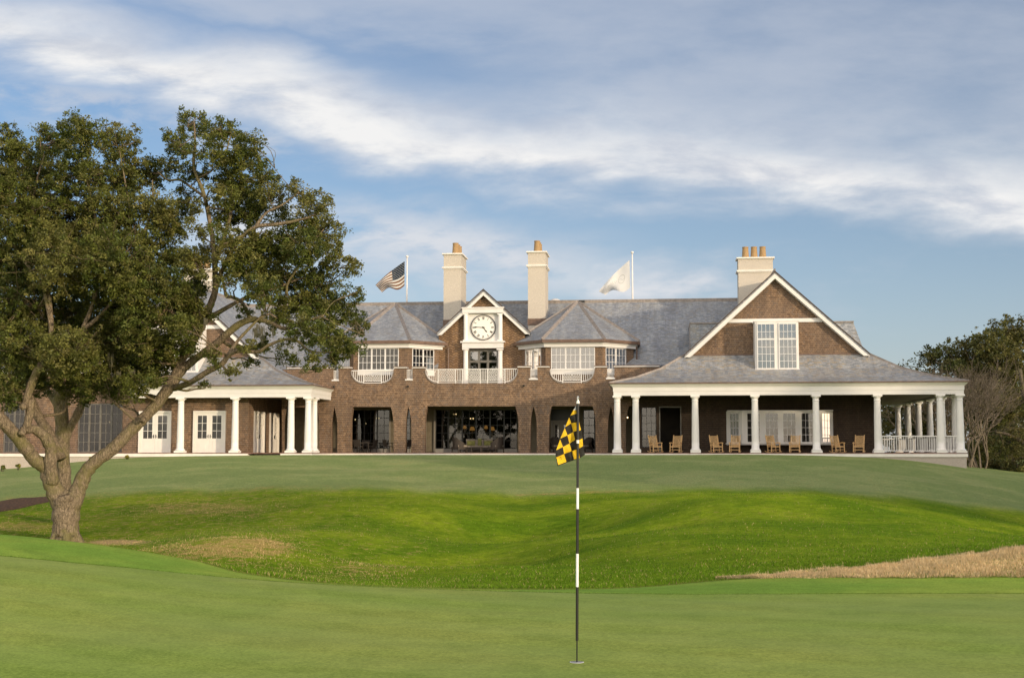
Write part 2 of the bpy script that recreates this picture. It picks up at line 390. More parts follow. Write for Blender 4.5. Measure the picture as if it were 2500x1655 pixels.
def grass_mat(name, base, alt, region=False):
    m, t = newmat(name); geo = t.n('ShaderNodeNewGeometry'); pos = geo.outputs['Position']
    mp = t.n('ShaderNodeMapping', i_0=pos); mp.inputs['Scale'].default_value = (1, 1, 1)
    stretch = t.n('ShaderNodeMapping', i_0=pos); stretch.inputs['Scale'].default_value = (.8, 1.0, 1); stretch.inputs['Rotation'].default_value = (0, 0, .12)
    big = t.n('ShaderNodeTexNoise', i_Vector=stretch.outputs[0], i_Scale=.32, i_Detail=6.0, i_Roughness=.6)
    med = t.n('ShaderNodeTexNoise', i_Vector=stretch.outputs[0], i_Scale=2.6, i_Detail=9.0, i_Roughness=.78)
    fine = t.n('ShaderNodeTexNoise', i_Vector=pos, i_Scale=12.0 if region else 34.0, i_Detail=9.0, i_Roughness=.85)
    c = t.mix(t.ss(big.outputs[0], .35, .65), base, alt)
    f = t.m('ADD', t.m('MULTIPLY', med.outputs[0], .6 if region else .35), t.m('MULTIPLY', fine.outputs[0], .7 if region else .95))
    lo_, hi_ = ((.5, .58, .5, 1), (1.45, 1.35, 1.6, 1)) if region else ((.60, .66, .58, 1), (1.42, 1.36, 1.42, 1))
    c = t.mix(t.ss(f, .48, .82), t.mix(1.0, c, lo_, 'MULTIPLY'), t.mix(1.0, c, hi_, 'MULTIPLY'))
    if region:
        ca = t.n('ShaderNodeVertexColor', layer_name='region'); sp = t.n('ShaderNodeSeparateColor', i_0=ca.outputs[0])
        upc = t.mix(t.ss(med.outputs[0], .35, .7), (.235, .31, .105, 1), (.31, .37, .13, 1))
        upc = t.mix(t.m('MULTIPLY', t.ss(big.outputs[0], .45, .62), .5), upc, (.40, .43, .18, 1))
        upc = t.mix(1.0, upc, t.mix(t.ss(fine.outputs[0], .35, .7), (.58, .62, .58, 1), (1.4, 1.36, 1.35, 1)), 'MULTIPLY')
        c = t.mix(sp.outputs[0], c, upc)
        dn = t.n('ShaderNodeTexNoise', i_Vector=stretch.outputs[0], i_Scale=3.6, i_Detail=8.0, i_Roughness=.75)
        dc = t.mix(t.ss(fine.outputs[0], .3, .7), srgb(150, 122, 66), srgb(216, 184, 122))
        dm = t.ss(t.m('ADD', sp.outputs[1], t.m('MULTIPLY', t.m('SUBTRACT', dn.outputs[0], .5), 3.2)), .38, .9)
        dm2 = t.m('MULTIPLY', t.ss(t.m('ADD', dn.outputs[0], t.m('MULTIPLY', big.outputs[0], .35)), .72, .88), .35)
        c = t.mix(t.m('MAXIMUM', t.m('MULTIPLY', dm, .8), dm2), c, dc)
        c = t.mix(t.ss(t.m('ADD', sp.outputs[2], t.m('MULTIPLY', t.m('SUBTRACT', dn.outputs[0], .5), 1.2)), .35, .8), c, t.mix(fine.outputs[0], srgb(150, 120, 74), srgb(214, 190, 140)))
    if name == 'green_grass':
        vo = t.n('ShaderNodeTexVoronoi', i_Vector=pos, i_Scale=3.1); vc = t.n('ShaderNodeSeparateColor', i_0=vo.outputs['Color'])
        spk = t.m('MULTIPLY', t.m('LESS_THAN', vo.outputs['Distance'], t.m('ADD', .012, t.m('MULTIPLY', fine.outputs[0], .03))), t.m('GREATER_THAN', vc.outputs[0], .55)); c = t.mix(t.m('MULTIPLY', spk, .7), c, (.55, .52, .28, 1))
        v2 = t.n('ShaderNodeTexVoronoi', i_Vector=pos, i_Scale=1.3); v2c = t.n('ShaderNodeSeparateColor', i_0=v2.outputs['Color'])
        c = t.mix(t.m('MULTIPLY', t.m('MULTIPLY', t.ss(v2.outputs['Distance'], .07, .02), t.m('GREATER_THAN', v2c.outputs[0], .7)), .35), c, (.10, .14, .03, 1))
        sx = t.n('ShaderNodeSeparateXYZ', i_0=pos); rows = t.m('SINE', t.m('MULTIPLY', t.m('ADD', sx.outputs[1], t.m('MULTIPLY', sx.outputs[0], .42)), 5.2)); c = t.mix(t.m('MULTIPLY', t.ss(rows, -.4, .4), .17), c, (.34, .42, .12, 1))
        big2 = t.n('ShaderNodeTexNoise', i_Vector=pos, i_Scale=.22, i_Detail=3.0); c = t.mix(t.m('MULTIPLY', t.ss(big2.outputs[0], .4, .62), .35), c, (.25, .31, .10, 1))
    hb = t.m('ADD', t.m('MULTIPLY', fine.outputs[0], 1.0), t.m('MULTIPLY', med.outputs[0], 1.5))
    finish(t, c, .85, hb, .8 if region else .3, .06 if region else .015, .03); return m
M['lawn'] = grass_mat('lawn_grass', (.125, .225, .008, 1), (.24, .33, .014, 1), True)
M['green'] = grass_mat('green_grass', (.235, .325, .06, 1), (.30, .35, .075, 1))
M['collar'] = grass_mat('collar_grass', (.20, .33, .045, 1), (.30, .38, .06, 1))
me.materials.append(M['lawn'])
lawn = bpy.data.objects.new('lawn', me); COL.objects.link(lawn); tag(lawn, kind='structure')
# the green's far edge (depth as a function of X) and the collar beyond it
EP = [(-300, 1336), (0, 1361), (300, 1388), (600, 1416), (897, 1435), (1250, 1447), (1600, 1453), (1900, 1453), (2200, 1452), (2500, 1452), (2900, 1452)]
CP = [(-300, 1290), (0, 1311), (200, 1326), (370, 1350), (500, 1378), (633, 1408), (800, 1425), (950, 1434), (1250, 1441), (1500, 1437), (1745, 1418), (2100, 1414), (2500, 1412), (2900, 1410)]
def trace(px, py):
    Ys = np.linspace(11, 24, 700); d = ray(px, py); X = d[0] / d[1] * Ys; z = d[2] / d[1] * Ys
    k = np.where(tz(X, Ys) >= z)[0]
    k = k[0] if len(k) else len(Ys) - 1
    return X[k], Ys[k]
EE = sorted(trace(a, b) for a, b in EP); CC = sorted(trace(a, b) for a, b in CP)
EX, EY = np.array([e[0] for e in EE]), np.array([e[1] for e in EE]); CXX, CYY = np.array([e[0] for e in CC]), np.array([e[1] for e in CC])
def smooth_curve(x, xs, ys):
    return (np.interp(x - .5, xs, ys) + np.interp(x - .25, xs, ys) + np.interp(x, xs, ys) + np.interp(x + .25, xs, ys) + np.interp(x + .5, xs, ys)) / 5
def edge_green(x): return smooth_curve(x, EX, EY) + .012 * np.sin(x * 5.1) + .008 * np.sin(x * 13)
def edge_collar(x): return np.maximum(smooth_curve(x, CXX, CYY), edge_green(x) + .35) + .03 * np.sin(x * 3.1) + .02 * np.sin(x * 9)
def sheet(name, lo, hi, mat, off, n=70):
    xs = np.linspace(-14, 14, 220); ts = np.linspace(0, 1, n)
    me, *_ = gridmesh(name, xs, ts, off, lambda X, T: (X, lo(X) + (hi(X) - lo(X)) * T))
    me.materials.append(mat); o = bpy.data.objects.new(name, me); COL.objects.link(o); return tag(o, kind='structure')
sheet('fringe', lambda x: edge_green(x) - .05, edge_collar, M['collar'], .010, 30)
sheet('putting_green', lambda x: x * 0 + 1.5, edge_green, M['green'], .016, 140)
# ------------------------------------------------------------------ instanced blades helper
def quads_obj(name, co, mat, colattr=None, parent=None, nper=4):
    n = co.shape[0]; me = bpy.data.meshes.new(name)
    me.vertices.add(n * nper); me.vertices.foreach_set('co', co.reshape(-1))
    me.loops.add(n * nper); me.loops.foreach_set('vertex_index', np.arange(n * nper)); me.polygons.add(n)
    me.polygons.foreach_set('loop_start', np.arange(0, n * nper, nper)); me.update(calc_edges=True)
    if colattr is not None:
        at = me.color_attributes.new('tint', 'FLOAT_COLOR', 'POINT')
        at.data.foreach_set('color', np.repeat(np.concatenate([colattr, np.ones((n, 1))], 1), nper, 0).ravel())
    me.materials.append(mat); o = bpy.data.objects.new(name, me); COL.objects.link(o)
    if parent is not None: o.parent = parent
    return o
def leafmat(name, trans=.3, rough=.5, spec=.25):
    m, t = newmat(name); ca = t.n('ShaderNodeVertexColor', layer_name='tint')
    b = t.n('ShaderNodeBsdfPrincipled', i_Base_Color=ca.outputs[0], i_Roughness=rough); b.inputs['Specular IOR Level'].default_value = spec
    tl = t.n('ShaderNodeBsdfTranslucent', i_Color=ca.outputs[0]); mx = t.n('ShaderNodeMixShader', i_0=trans, i_1=b.outputs[0], i_2=tl.outputs[0])
    o = t.n('ShaderNodeOutputMaterial'); t.link(mx.outputs[0], o.inputs[0]); return m
M['leaf'] = leafmat('oak_leaf'); M['blade'] = leafmat('dry_blade', .25, .7, .1)
def blades(x, y, h, w, lean, tint, name, mat):
    n = len(x); z = tz(x, y); a = rng.uniform(0, 2 * np.pi, n); l = rng.uniform(0, 2 * np.pi, n); ll = h * lean * rng.uniform(.2, 1, n)
    dx, dy = np.cos(a) * w / 2, np.sin(a) * w / 2
    c = np.zeros((n, 3, 3)); c[:, 0] = np.stack([x - dx, y - dy, z - .005], -1); c[:, 1] = np.stack([x + dx, y + dy, z - .005], -1)
    c[:, 2] = np.stack([x + np.cos(l) * ll, y + np.sin(l) * ll, z + h], -1)
    return quads_obj(name, c, mat, tint, nper=3)
# dry native grass strip at right
def strip():
    n = 90000; px = 1745 + 1455 * rng.uniform(0, 1, n) ** .9
    # crest pixel line and bottom line -> depth range
    xs = np.linspace(1700, 3200, 60); lo = [trace(p, np.interp(p, [1700, 1760, 2500, 3200], [1416, 1414, 1410, 1408])) for p in xs]
    dlo = np.interp(px, xs, [q[1] for q in lo]); wd = np.interp(px, [1745, 1800, 2000, 2500, 3200], [.08, .5, 1.5, 2.6, 3.0]) * (1 + .12 * np.sin(px * .02) + .1 * np.sin(px * .057))
    y = dlo + wd * rng.uniform(0, 1, n) + .05 * np.sin(px * .05); x = (px - CX) / FPX * y * ct
    cl = .5 + .5 * np.sin(x * 7 + 3 * np.sin(y * 5)) * np.sin(y * 9 + x * 3)
    h = (.022 + .042 * rng.uniform(0, 1, n)) * (.45 + .8 * cl)
    k = rng.uniform(0, 1, n)[:, None]; t = np.array([[.62, .43, .20]]) * (1 - k) + np.array([[.80, .64, .38]]) * k
    tall = rng.uniform(0, 1, n) < .03; h[tall] *= 1.9
    cl2 = .5 + .5 * np.sin(x * 2.3 + 2 * np.sin(y * 2.1 + x)) * np.sin(y * 3.7 - x * 1.3); t *= (rng.uniform(.72, 1.15, n) * (.85 + .25 * cl2))[:, None]
    gr = rng.uniform(0, 1, n) < .10 * (y < dlo + .35); t[gr] = [.16, .22, .05]
    o = blades(x, y, h, .012, .8, t, 'dry_grass', M['blade']); tag(o, 'band of dry tan rough grass at the right edge beyond the green', 'grass', kind='stuff')
strip()
def lawn_blades():
    n = 330000; px = rng.uniform(-150, 2650, n); y = 1 / rng.uniform(1 / 62., 1 / 18.5, n); x = (px - CX) / FPX * y * ct; ok = (y > edge_collar(np.clip(x, -13.9, 13.9)) + .15) & ~((px > 1735) & (y < 17.6 + np.interp(px, [1735, 1800, 2000, 2500, 2700], [.3, .7, 1.8, 3.0, 3.2])))
    px, y, x = px[ok], y[ok], x[ok]; n = len(x); z = tz(x, y); pxx, pyy = project(x, y, z); up_ = (pyy < B1(np.clip(pxx, 0, 2500)) + rng.normal(0, 2.5, n)) & (y > 46)
    h = rng.uniform(.018, .05, n) * (.55 + .6 * (np.sin(x * 1.7 + 2 * np.sin(y * .9)) * np.sin(y * 1.3 + x * .6) > -.2)); h[up_] *= .6
    t = np.array([[.12, .215, .012]]) * np.ones((n, 1)); t[up_] = [.235, .31, .105]
    def el(cx, cy, rx, ry): return np.clip(1.25 - np.sqrt(((pxx - cx) / rx) ** 2 + ((pyy - cy) / ry) ** 2), 0, 1)
    dr = np.maximum.reduce([el(590, 1335, 150, 34), el(470, 1345, 120, 26), .7 * el(480, 1240, 240, 24), .7 * el(40, 1285, 150, 18), .4 * el(880, 1390, 160, 26), .9 * el(290, 1323, 110, 10)]) * .9 + .10 * np.clip((1200 - pxx) / 500, 0, 1) + .04
    cl = .5 + .5 * np.sin(x * 4.1 + 2 * np.sin(y * 3)) * np.sin(y * 5 + x * 1.9); b = rng.uniform(0, 1, n) < dr * (.5 + cl); t[b] = np.array([.50, .37, .17]) * np.ones((b.sum(), 1))
    t *= rng.uniform(.55, 1.5, n)[:, None]
    o = blades(x, y, h, .016, .9, t, 'grass_blades', M['blade']); tag(o, 'uneven blades of mown grass over the hollow and the slope', 'grass', kind='stuff')
lawn_blades()
def edge_tufts():
    n = 26000; x = rng.uniform(-9, 7, n); y = edge_collar(x) + rng.normal(0, .10, n) + .05
    t = np.array([[.13, .20, .03]]) * rng.uniform(.7, 1.3, n)[:, None]; b = rng.uniform(0, 1, n) < .3
    t[b] = np.array([.24, .23, .06]) * rng.uniform(.8, 1.1, b.sum())[:, None]
    o = blades(x, y, rng.uniform(.01, .035, n), .007, .7, t, 'grass_tufts', M['blade']); tag(o, 'longer grass tufts along the outer edge of the green collar', 'grass', kind='stuff')
edge_tufts()
def lip():
    n = 24000; x = rng.uniform(-12, 12, n); y = edge_green(x) + rng.uniform(-.01, .05, n); t_ = np.array([[.10, .17, .02]]) * rng.uniform(.6, 1.4, n)[:, None]
    o = blades(x, y, .012 + rng.uniform(.006, .018, n), .008, .6, t_, 'collar_lip', M['blade']); tag(o, 'slightly taller cut edge of grass where the collar meets the putting green', 'grass', kind='stuff')
lip()
# ------------------------------------------------------------------ clubhouse
CH = empty('clubhouse', mat=BM)
tag(CH, 'long brown shingled clubhouse with slate roofs, white columned porches and a clock gable', 'clubhouse')
VM, VB, VT, VC, VW, VL = 5.2, 9.3, 7.0, 9.0, 4.0, 1.1
ZD = -0.135                                    # deck level
def sub(o, kind=None): return o
# ---- terrace / deck
d = MB(); f_ = MB(); fd = MB()
uR = hu(2360, -.35); uRl = hu(1493, -.35); uLr = hu(764, -.35); uLl = hu(-260, -.35)
d.box(uRl + .05, uR - .05, -.3, 26, ZD - .06, ZD); f_.box(uRl, uR, -.36, 26, ZD - .26, ZD - .062)
d.box(uLl, uLr - .05, -.3, 12, ZD - .06, ZD); 
g0, g1 = hu(606, -.35), hu(686, -.35)
f_.box(uLl, g0, -.36, 2, ZD - .26, ZD - .062); f_.box(g1, uLr, -.36, VM - .4, ZD - .26, ZD - .062); f_.box(g0 + .003, g1 - .003, 1.2, 2, ZD - .26, ZD - .062)
d.box(uLr - .05, uRl + .05, VM - .55, 26, ZD - .06, ZD - .001); f_.box(uLr + .003, uRl - .003, VM - .6, VM, ZD - .26, ZD - .062)
d.build('terrace_floor', M['deck'], CH); f_.build('terrace_edge', M['stone'], CH)
fd.box(uRl + .1, uR - .08, -.30, 25.9, -4, ZD - .262); fd.box(uLl + .1, g0 - .1, -.30, 1.9, -4, ZD - .262); fd.box(g1 + .1, uLr - .1, -.3, VM - .5, -4, ZD - .262); fd.box(uLr, uRl, VM - .5, 25.8, -4, ZD - .263)
fd.box(g0, g1, -1.0, 1.19, -4, ZD - .2)
fd.build('foundation', M['foundation'], CH)
# ---- columns
def column(u, v, ztop, big=1.0, zb=ZD, name='column'):
    H = ztop - zb; m = MB()
    m.box(u - .33, u + .33, v - .33, v + .33, zb, zb + .13)
    prof = [(.33, .13), (.345, .17), (.33, .21), (.28, .235), (.262, .26), (.245, .33)]
    for i in range(8): s = i / 7; prof.append((.245 - .045 * s ** 1.5, .33 + (H - .33 - .42) * s))
    prof += [(.2, H - .40), (.222, H - .385), (.222, H - .355), (.2, H - .34), (.2, H - .22), (.215, H - .2), (.275, H - .11)]
    m.lathe(u, v, prof, 24, zb)
    m.box(u - .29, u + .29, v - .29, v + .29, ztop - .11, ztop - .003)
    o = m.build(name, M['whitecol'], CH)
    for p in o.data.polygons: p.use_smooth = abs(p.normal.z) < .9 and len(p.vertices) == 4 and max(abs(p.normal.x), abs(p.normal.y)) < .9999
    return o
zE0 = hz(964.3, 0, 1925)                      # underside of entablature
for px in (1507, 1552, 1697, 1843, 1992, 2142, 2295, 2343): column(hu(px, 0), 0, zE0)
uC = hu(2343, 0)
for v in (1.35, 5.3, 9.3, 13.3, 17.4, 21.6): column(uC, v, zE0)
uCl = hu(1507, 0)
# left pavilion columns
for px in (442, 575, 711, 753): column(hu(px, 0), 0, zE0)
uLc = hu(753, 0); column(uLc, 1.5, zE0)
# ---- entablature: stepped profile swept round an open path
def entab(path, name, closed=False, z0=zE0):
    # path: outer line of column centres [(u,v)...]; profile offsets outward
    prof = [(.24, 0), (.24, .27), (.27, .275), (.27, .54), (.31, .56), (.34, .62), (.41, .66), (.43, .70), (.50, .76), (.50, .80)]
    m = MB(); n = len(path); rows = []
    for off, z in prof + [(-.24, .80), (-.24, 0)]:
        pts = []
        for i in range(n):
            p = Vector(path[i]); 
            dirs = []
            if i > 0: dirs.append((p - Vector(path[i - 1])).normalized())
            if i < n - 1: dirs.append((Vector(path[i + 1]) - p).normalized())
            nr = [Vector((q.y, -q.x)) for q in dirs]
            if len(nr) == 2: b = (nr[0] + nr[1]); b = b / (b.dot(nr[0])) if b.length > 0 else nr[0]
            else: b = nr[0]
            q = p + b * off; pts.append((q.x, q.y, z0 + z))
        rows.append(pts)
    k = len(rows); vs = [p for r in rows for p in r]; fs = []
    for a in range(k):
        b = (a + 1) % k
        for i in range(n - 1): fs.append((a * n + i, a * n + i + 1, b * n + i + 1, b * n + i))
    fs.append(tuple(a * n for a in range(k))); fs.append(tuple(a * n + n - 1 for a in range(k - 1, -1, -1)))
    m.add(vs, fs); m.build(name, M['white'], CH); return
entab([(uCl, VM - .02), (uCl, 0), (uC, 0), (uC, 24)], 'entablature')
uLL = hu(331, 0)
entab([(uLL, VL - .02), (uLL, 0), (uLc, 0), (uLc, VM - .02)], 'entablature')
ZE = zE0 + .80
# porch ceilings
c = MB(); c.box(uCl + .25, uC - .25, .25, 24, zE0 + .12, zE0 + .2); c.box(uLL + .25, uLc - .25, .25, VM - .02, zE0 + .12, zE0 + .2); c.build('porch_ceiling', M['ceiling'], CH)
# ---- pavilion roofs
def pavilion(cu, uw, uc, apex_z, gz, half_g, name_mat, vg, vback, eL, eR, steep=1):
    """cu: ridge u; eL,eR: eave u at left/right; half_g: half width at gable foot; gz: z at gable foot"""
    zE = ZE; ov = .52
    lv = [(0, zE, 0), (.34, zE + .2 * (gz - zE), .36), (.68, zE + .52 * (gz - zE), .72), (1, gz, 1)]
    vF = -ov; sl = MB(); hip = MB()
    pts = []
    for s, z, _ in lv:
        pts.append(((eL + (cu - half_g - eL) * s, vF + (vg - vF) * s, z), (eR + (cu + half_g - eR) * s, vF + (vg - vF) * s, z)))
    sk = MB()
    for a, b in zip(pts[:-1], pts[1:]):
        vs = [a[0], a[1], b[1], b[0]]; sk.add([vs[0], vs[1], vs[2], vs[3]], [(0, 1, 2, 3)])
        # left and right sides
        sl.add([(a[0][0], vback, a[0][2]), a[0], b[0], (b[0][0], vback, b[0][2])], [(0, 1, 2, 3)])
        sl.add([a[1], (a[1][0], vback, a[1][2]), (b[1][0], vback, b[1][2]), b[1]], [(0, 1, 2, 3)])
        for e in (0, 1):
            hip.bar(Vector(a[e]) + Vector((0, 0, .02)), Vector(b[e]) + Vector((0, 0, .02)), .17, .08)
    # underside plate + drip edge
    sl.add([(eL, vF, zE - .001), (eR, vF, zE - .001), (eR, vback, zE - .001), (eL, vback, zE - .001)], [(3, 2, 1, 0)])
    # upper gable slopes with rake overhang
    ro = .45; th = .12
    for sgn in (-1, 1):
        sl.slab([(cu, vg - ro, apex_z), (cu, vback, apex_z), (cu + sgn * half_g, vback, gz), (cu + sgn * half_g, vg - ro, gz)], th)
    sk.build('roof', M['slate2'], CH); sl.build('roof', M['slate'], CH); hip.build('hip_cap', M['hipcap'], CH)
    g = MB(); g.box(eL - .03, eR + .03, vF - .06, vF, zE - .045, zE + .035); g.box(eR, eR + .06, vF, 24, zE - .045, zE + .03); g.box(eL - .06, eL, vF, VM - .5, zE - .045, zE + .03)
    g.build('gutter', M['copper'], CH)
    # gable wall
    w = MB(); w.prism([(cu - half_g + .1, gz - .3), (cu + half_g - .1, gz - .3), (cu + half_g - .1, gz + .0), (cu, apex_z - .2), (cu - half_g + .1, gz + .0)], vg, vg + .3); w.build('gable_wall', M['shingle'], CH)
    # rake boards
    dz, dx = apex_z - gz, half_g; L = math.hypot(dz, dx); nx, nz = dz / L, dx / L
    for sgn in (-1, 1):
        r = MB(); a0 = (cu, apex_z - .13); a1 = (cu + sgn * half_g, gz - .13)
        wd = .27
        r.prism([(a0[0], a0[1]), (a1[0], a1[1]), (a1[0] - sgn * wd / nx * 1.0, a1[1]), (a0[0], a0[1] - wd / nz)], vg - ro + .02, vg - ro + .09)
        # soffit slab
        r.prism([(a0[0], a0[1] - .012), (a1[0], a1[1] - .012), (a1[0] - sgn * .05, a1[1] - .05), (a0[0], a0[1] - .09)], vg - ro + .093, vg - .002)
        r.prism([(a0[0], a0[1] - .1), (a1[0] - sgn * .1, a1[1] - .0), (a1[0] - sgn * .1 - sgn * .22 / nx, a1[1]), (a0[0], a0[1] - .1 - .22 / nz)], vg - .05, vg - .003)
        r.build('rake_board', M['white'], CH)
        e = MB(); e.prism([(cu, apex_z + .035), (cu + sgn * (half_g + .02), gz + .035), (cu + sgn * (half_g + .02), gz - .05), (cu, apex_z - .06)], vg - ro - .04, vg - ro - .002); e.build('drip_edge', M['drip'], CH)
    rc = MB(); rc.bar((cu, vg - ro, apex_z + .03), (cu, vback, apex_z + .03), .3, .08); rc.build('ridge_cap', M['hipcap'], CH)
    return w
# right pavilion
VG = VW
eLr, eRr = uCl - .5, uC + .5
cuR, apR = hit(1896, 662, VG - .45)
gzR = hz(866, VG - .2, 1895); hgR = (hu(2127, VG - .45) - hu(1672, VG - .45)) / 2; cuR = (hu(2127, VG - .45) + hu(1672, VG - .45)) / 2
pavilion(cuR, 0, 0, apR, gzR, hgR, None, VG, 22, eLr, eRr)
# left pavilion
eLl, eRl = uLL - .5, uLc + .5
uapL, apL = hit(440, 688, VG - .45); gzL = hz(872, VG - .2, 500); hgL = hu(628, VG - .45) - uapL
pavilion(uapL, 0, 0, apL, gzL, hgL, None, VG, 22, eLl, eRl)
def band(pxa, pxb, y0, y1, v, name='belt_board', mat=None, th=.06):
    m = MB(); m.box(hu(pxa, v), hu(pxb, v), v - th, v - .003, hz(y1, v, pxa), hz(y0, v, pxa)); m.build(name, mat or M['white'], CH)
# belt board on both gables, cut to the rakes
def gable_band(cu, ap, gz, hg, zt, zb):
    w = lambda z: max(.05, hg * (ap - z) / (ap - gz) - .38)
    m = MB(); m.prism([(cu - w(zb), zb), (cu + w(zb), zb), (cu + w(zt), zt), (cu - w(zt), zt)], VG - .07, VG - .004); m.build('belt_board', M['white'], CH)
gable_band(cuR, apR, gzR, hgR, hz(778, VG, 1895), hz(787, VG, 1895)); gable_band(uapL, apL, gzL, hgL, hz(794, VG, 500), hz(803, VG, 500))
# flashing at foot of gable
m = MB(); m.box(cuR - hgR + .5, cuR + hgR - .5, VG - .04, VG - .004, gzR + .0, gzR + .09); m.box(uapL - hgL + .5, uapL + hgL - .5, VG - .04, VG - .004, gzL, gzL + .09); m.build('flashing', M['copper'], CH)
# ---- generic window: on a plane through origin p with horizontal direction r, facing n
def window(p, r, w, h, cols, rows, fw=.07, mw=.025, glassm='glass', frame='white', name='window', dep=.09, gdep=.05, rowh=None, parent=None, sill=False, backing=None):
    r = Vector(r).normalized(); n = Vector((r.y, -r.x, 0))   # outward
    T = Matrix.Translation(Vector(p)) @ Matrix(((r.x, n.x, 0, 0), (r.y, n.y, 0, 0), (0, 0, 1, 0), (0, 0, 0, 1)))
    m = MB(); m.T = T
    m.box(0, fw, 0, dep, 0, h); m.box(w - fw, w, 0, dep, 0, h); m.box(fw, w - fw, 0.001, dep - .001, 0, fw); m.box(fw, w - fw, .001, dep - .001, h - fw, h)
    iw, ih = w - 2 * fw, h - 2 * fw
    for i in range(1, cols): x = fw + iw * i / cols; m.box(x - mw / 2, x + mw / 2, gdep - .02, gdep + .018, fw, h - fw)
    rh = rowh or [i / rows for i in range(1, rows)]
    for s in rh:
        t_ = mw
        if isinstance(s, tuple): s, t_ = s
        z = fw + ih * s; m.box(fw, w - fw, gdep - .018, gdep + .02, z - t_ / 2, z + t_ / 2)
    if sill: m.box(-.06, w + .06, 0, dep + .06, -.07, -.002)
    fo = m.build(name, M[frame], parent or CH)
    g = MB(); g.T = T; g.box(fw - .01, w - fw + .01, gdep - .006, gdep + .001, fw - .01, h - fw + .01); g.build('pane', M[glassm], fo)
    if backing:
        b = MB(); b.T = T; b.box(.02, w - .02, -.5, -.47, .02, h - .02); b.build('curtain', M[backing], fo)
    return fo
def winpx(pa, pb, y0, y1, v, **k):
    ua, ub = hu(pa, v), hu(pb, v); z1, z0 = hz(y0, v, (pa + pb) / 2), hz(y1, v, (pa + pb) / 2)
    return window((ua, v, z0), (1, 0, 0), ub - ua, z1 - z0, **k)
# gable windows (bay box over the skirt roof)
def gable_window(pxa, pxm, pxb, y0, y1, ys, hidden=False):
    vw = VG - 1.55
    ua, ub = hu(pxa, vw), hu(pxb, vw); zt, zb = hz(y0, vw, pxa), hz(y1, vw, pxa); zs = hz(ys, vw, pxa)
    m = MB()
    m.box(ua, ua + .12, vw, VG - .004, zs, zt + .12); m.box(ub - .12, ub, vw, VG - .004, zs, zt + .12); m.box(ua - .05, ub + .05, vw - .05, VG - .005, zt + .121, zt + .2)
    m.box(ua - .03, ub + .03, vw - .08, vw + .3, zs - .02, zb - .003)
    m.box(ua + .12, ub - .12, vw - .02, vw + .1, zt, zt + .119)
    m.build('window_bay', M['white'], CH)
    um = (ua + ub) / 2
    for a, b in ((ua + .121, um - .12), (um + .12, ub - .121)):
        window((a, vw, zb), (1, 0, 0), b - a, zt - zb, 4, 6, fw=.06, mw=.025, glassm='glassr', rowh=[1 / 6.2, 2 / 6.2, 3 / 6.2, (4.1 / 6.2, .1), 5.15 / 6.2], backing='blind')
    m = MB(); m.box(um - .119, um + .119, vw - .01, vw + .1, zb, zt - .001); m.box(ua + .13, ub - .13, vw + .8, vw + .82, zb, zt); 
    m.build('mullion', M['white'], CH)
gable_window(1846, 1897, 1953, 790, 901, 911)
gable_window(378, 430, 482, 806, 908, 914)
# ---- slate dormer box through right roof
m = MB(); vd = 6.6
ua, ub = hu(1687, vd), hu(2088, vd); zt = hz(790, vd, 1800); zb = hz(880, vd, 1800)
m.add([(ua, vd, zb), (ub + .9, vd, zb), (ub + .9, vd + 5, zb), (ua, vd + 5, zb), (ua, vd, zt), (ub, vd, zt), (ub, vd + 5, zt), (ua, vd + 5, zt)],
      [(0, 3, 2, 1), (4, 5, 6, 7), (0, 1, 5, 4), (1, 2, 6, 5), (2, 3, 7, 6), (3, 0, 4, 7)])
m.build('dormer', M['slate'], CH)
m = MB(); m.box(ua - .03, ub + .03, vd - .06, vd + 5, zt, zt + .1); m.box(ua - .04, ua, vd - .06, vd, zb, zt - .001); m.build('dormer_cap', M['hipcap'], CH)
# ---- main roof
vE, vR = 8.6, 15.2
zR0 = hz(741, vR, 1250); zEv = hz(892, vE, 1500)
ul, ur = uapL - 4, cuR + 1
m = MB(); c0_, c1_ = hu(1070, VC), hu(1282, VC); vq = VC + .32; zq = zEv + (vq - vE) / (vR - vE) * (zR0 - zEv)
m.slab([(ul, vE, zEv), (c0_, vE, zEv), (c0_, vR, zR0), (ul, vR, zR0)], .15); m.slab([(c1_, vE, zEv), (ur, vE, zEv), (ur, vR, zR0), (c1_, vR, zR0)], .15); m.slab([(c0_, vq, zq), (c1_, vq, zq), (c1_, vR, zR0), (c0_, vR, zR0)], .15); m.slab([(ul, vR, zR0 - .002), (ur, vR, zR0 - .002), (ur, vR + 6.6, zEv), (ul, vR + 6.6, zEv)], .15); m.build('roof', M['slate'], CH)
def roofz(v): return zEv + (v - vE) / (vR - vE) * (zR0 - zEv)
m = MB(); m.bar((ul, vR, zR0 + .04), (ur, vR, zR0 + .04), .35, .1); m.build('ridge_cap', M['hipcap'], CH)
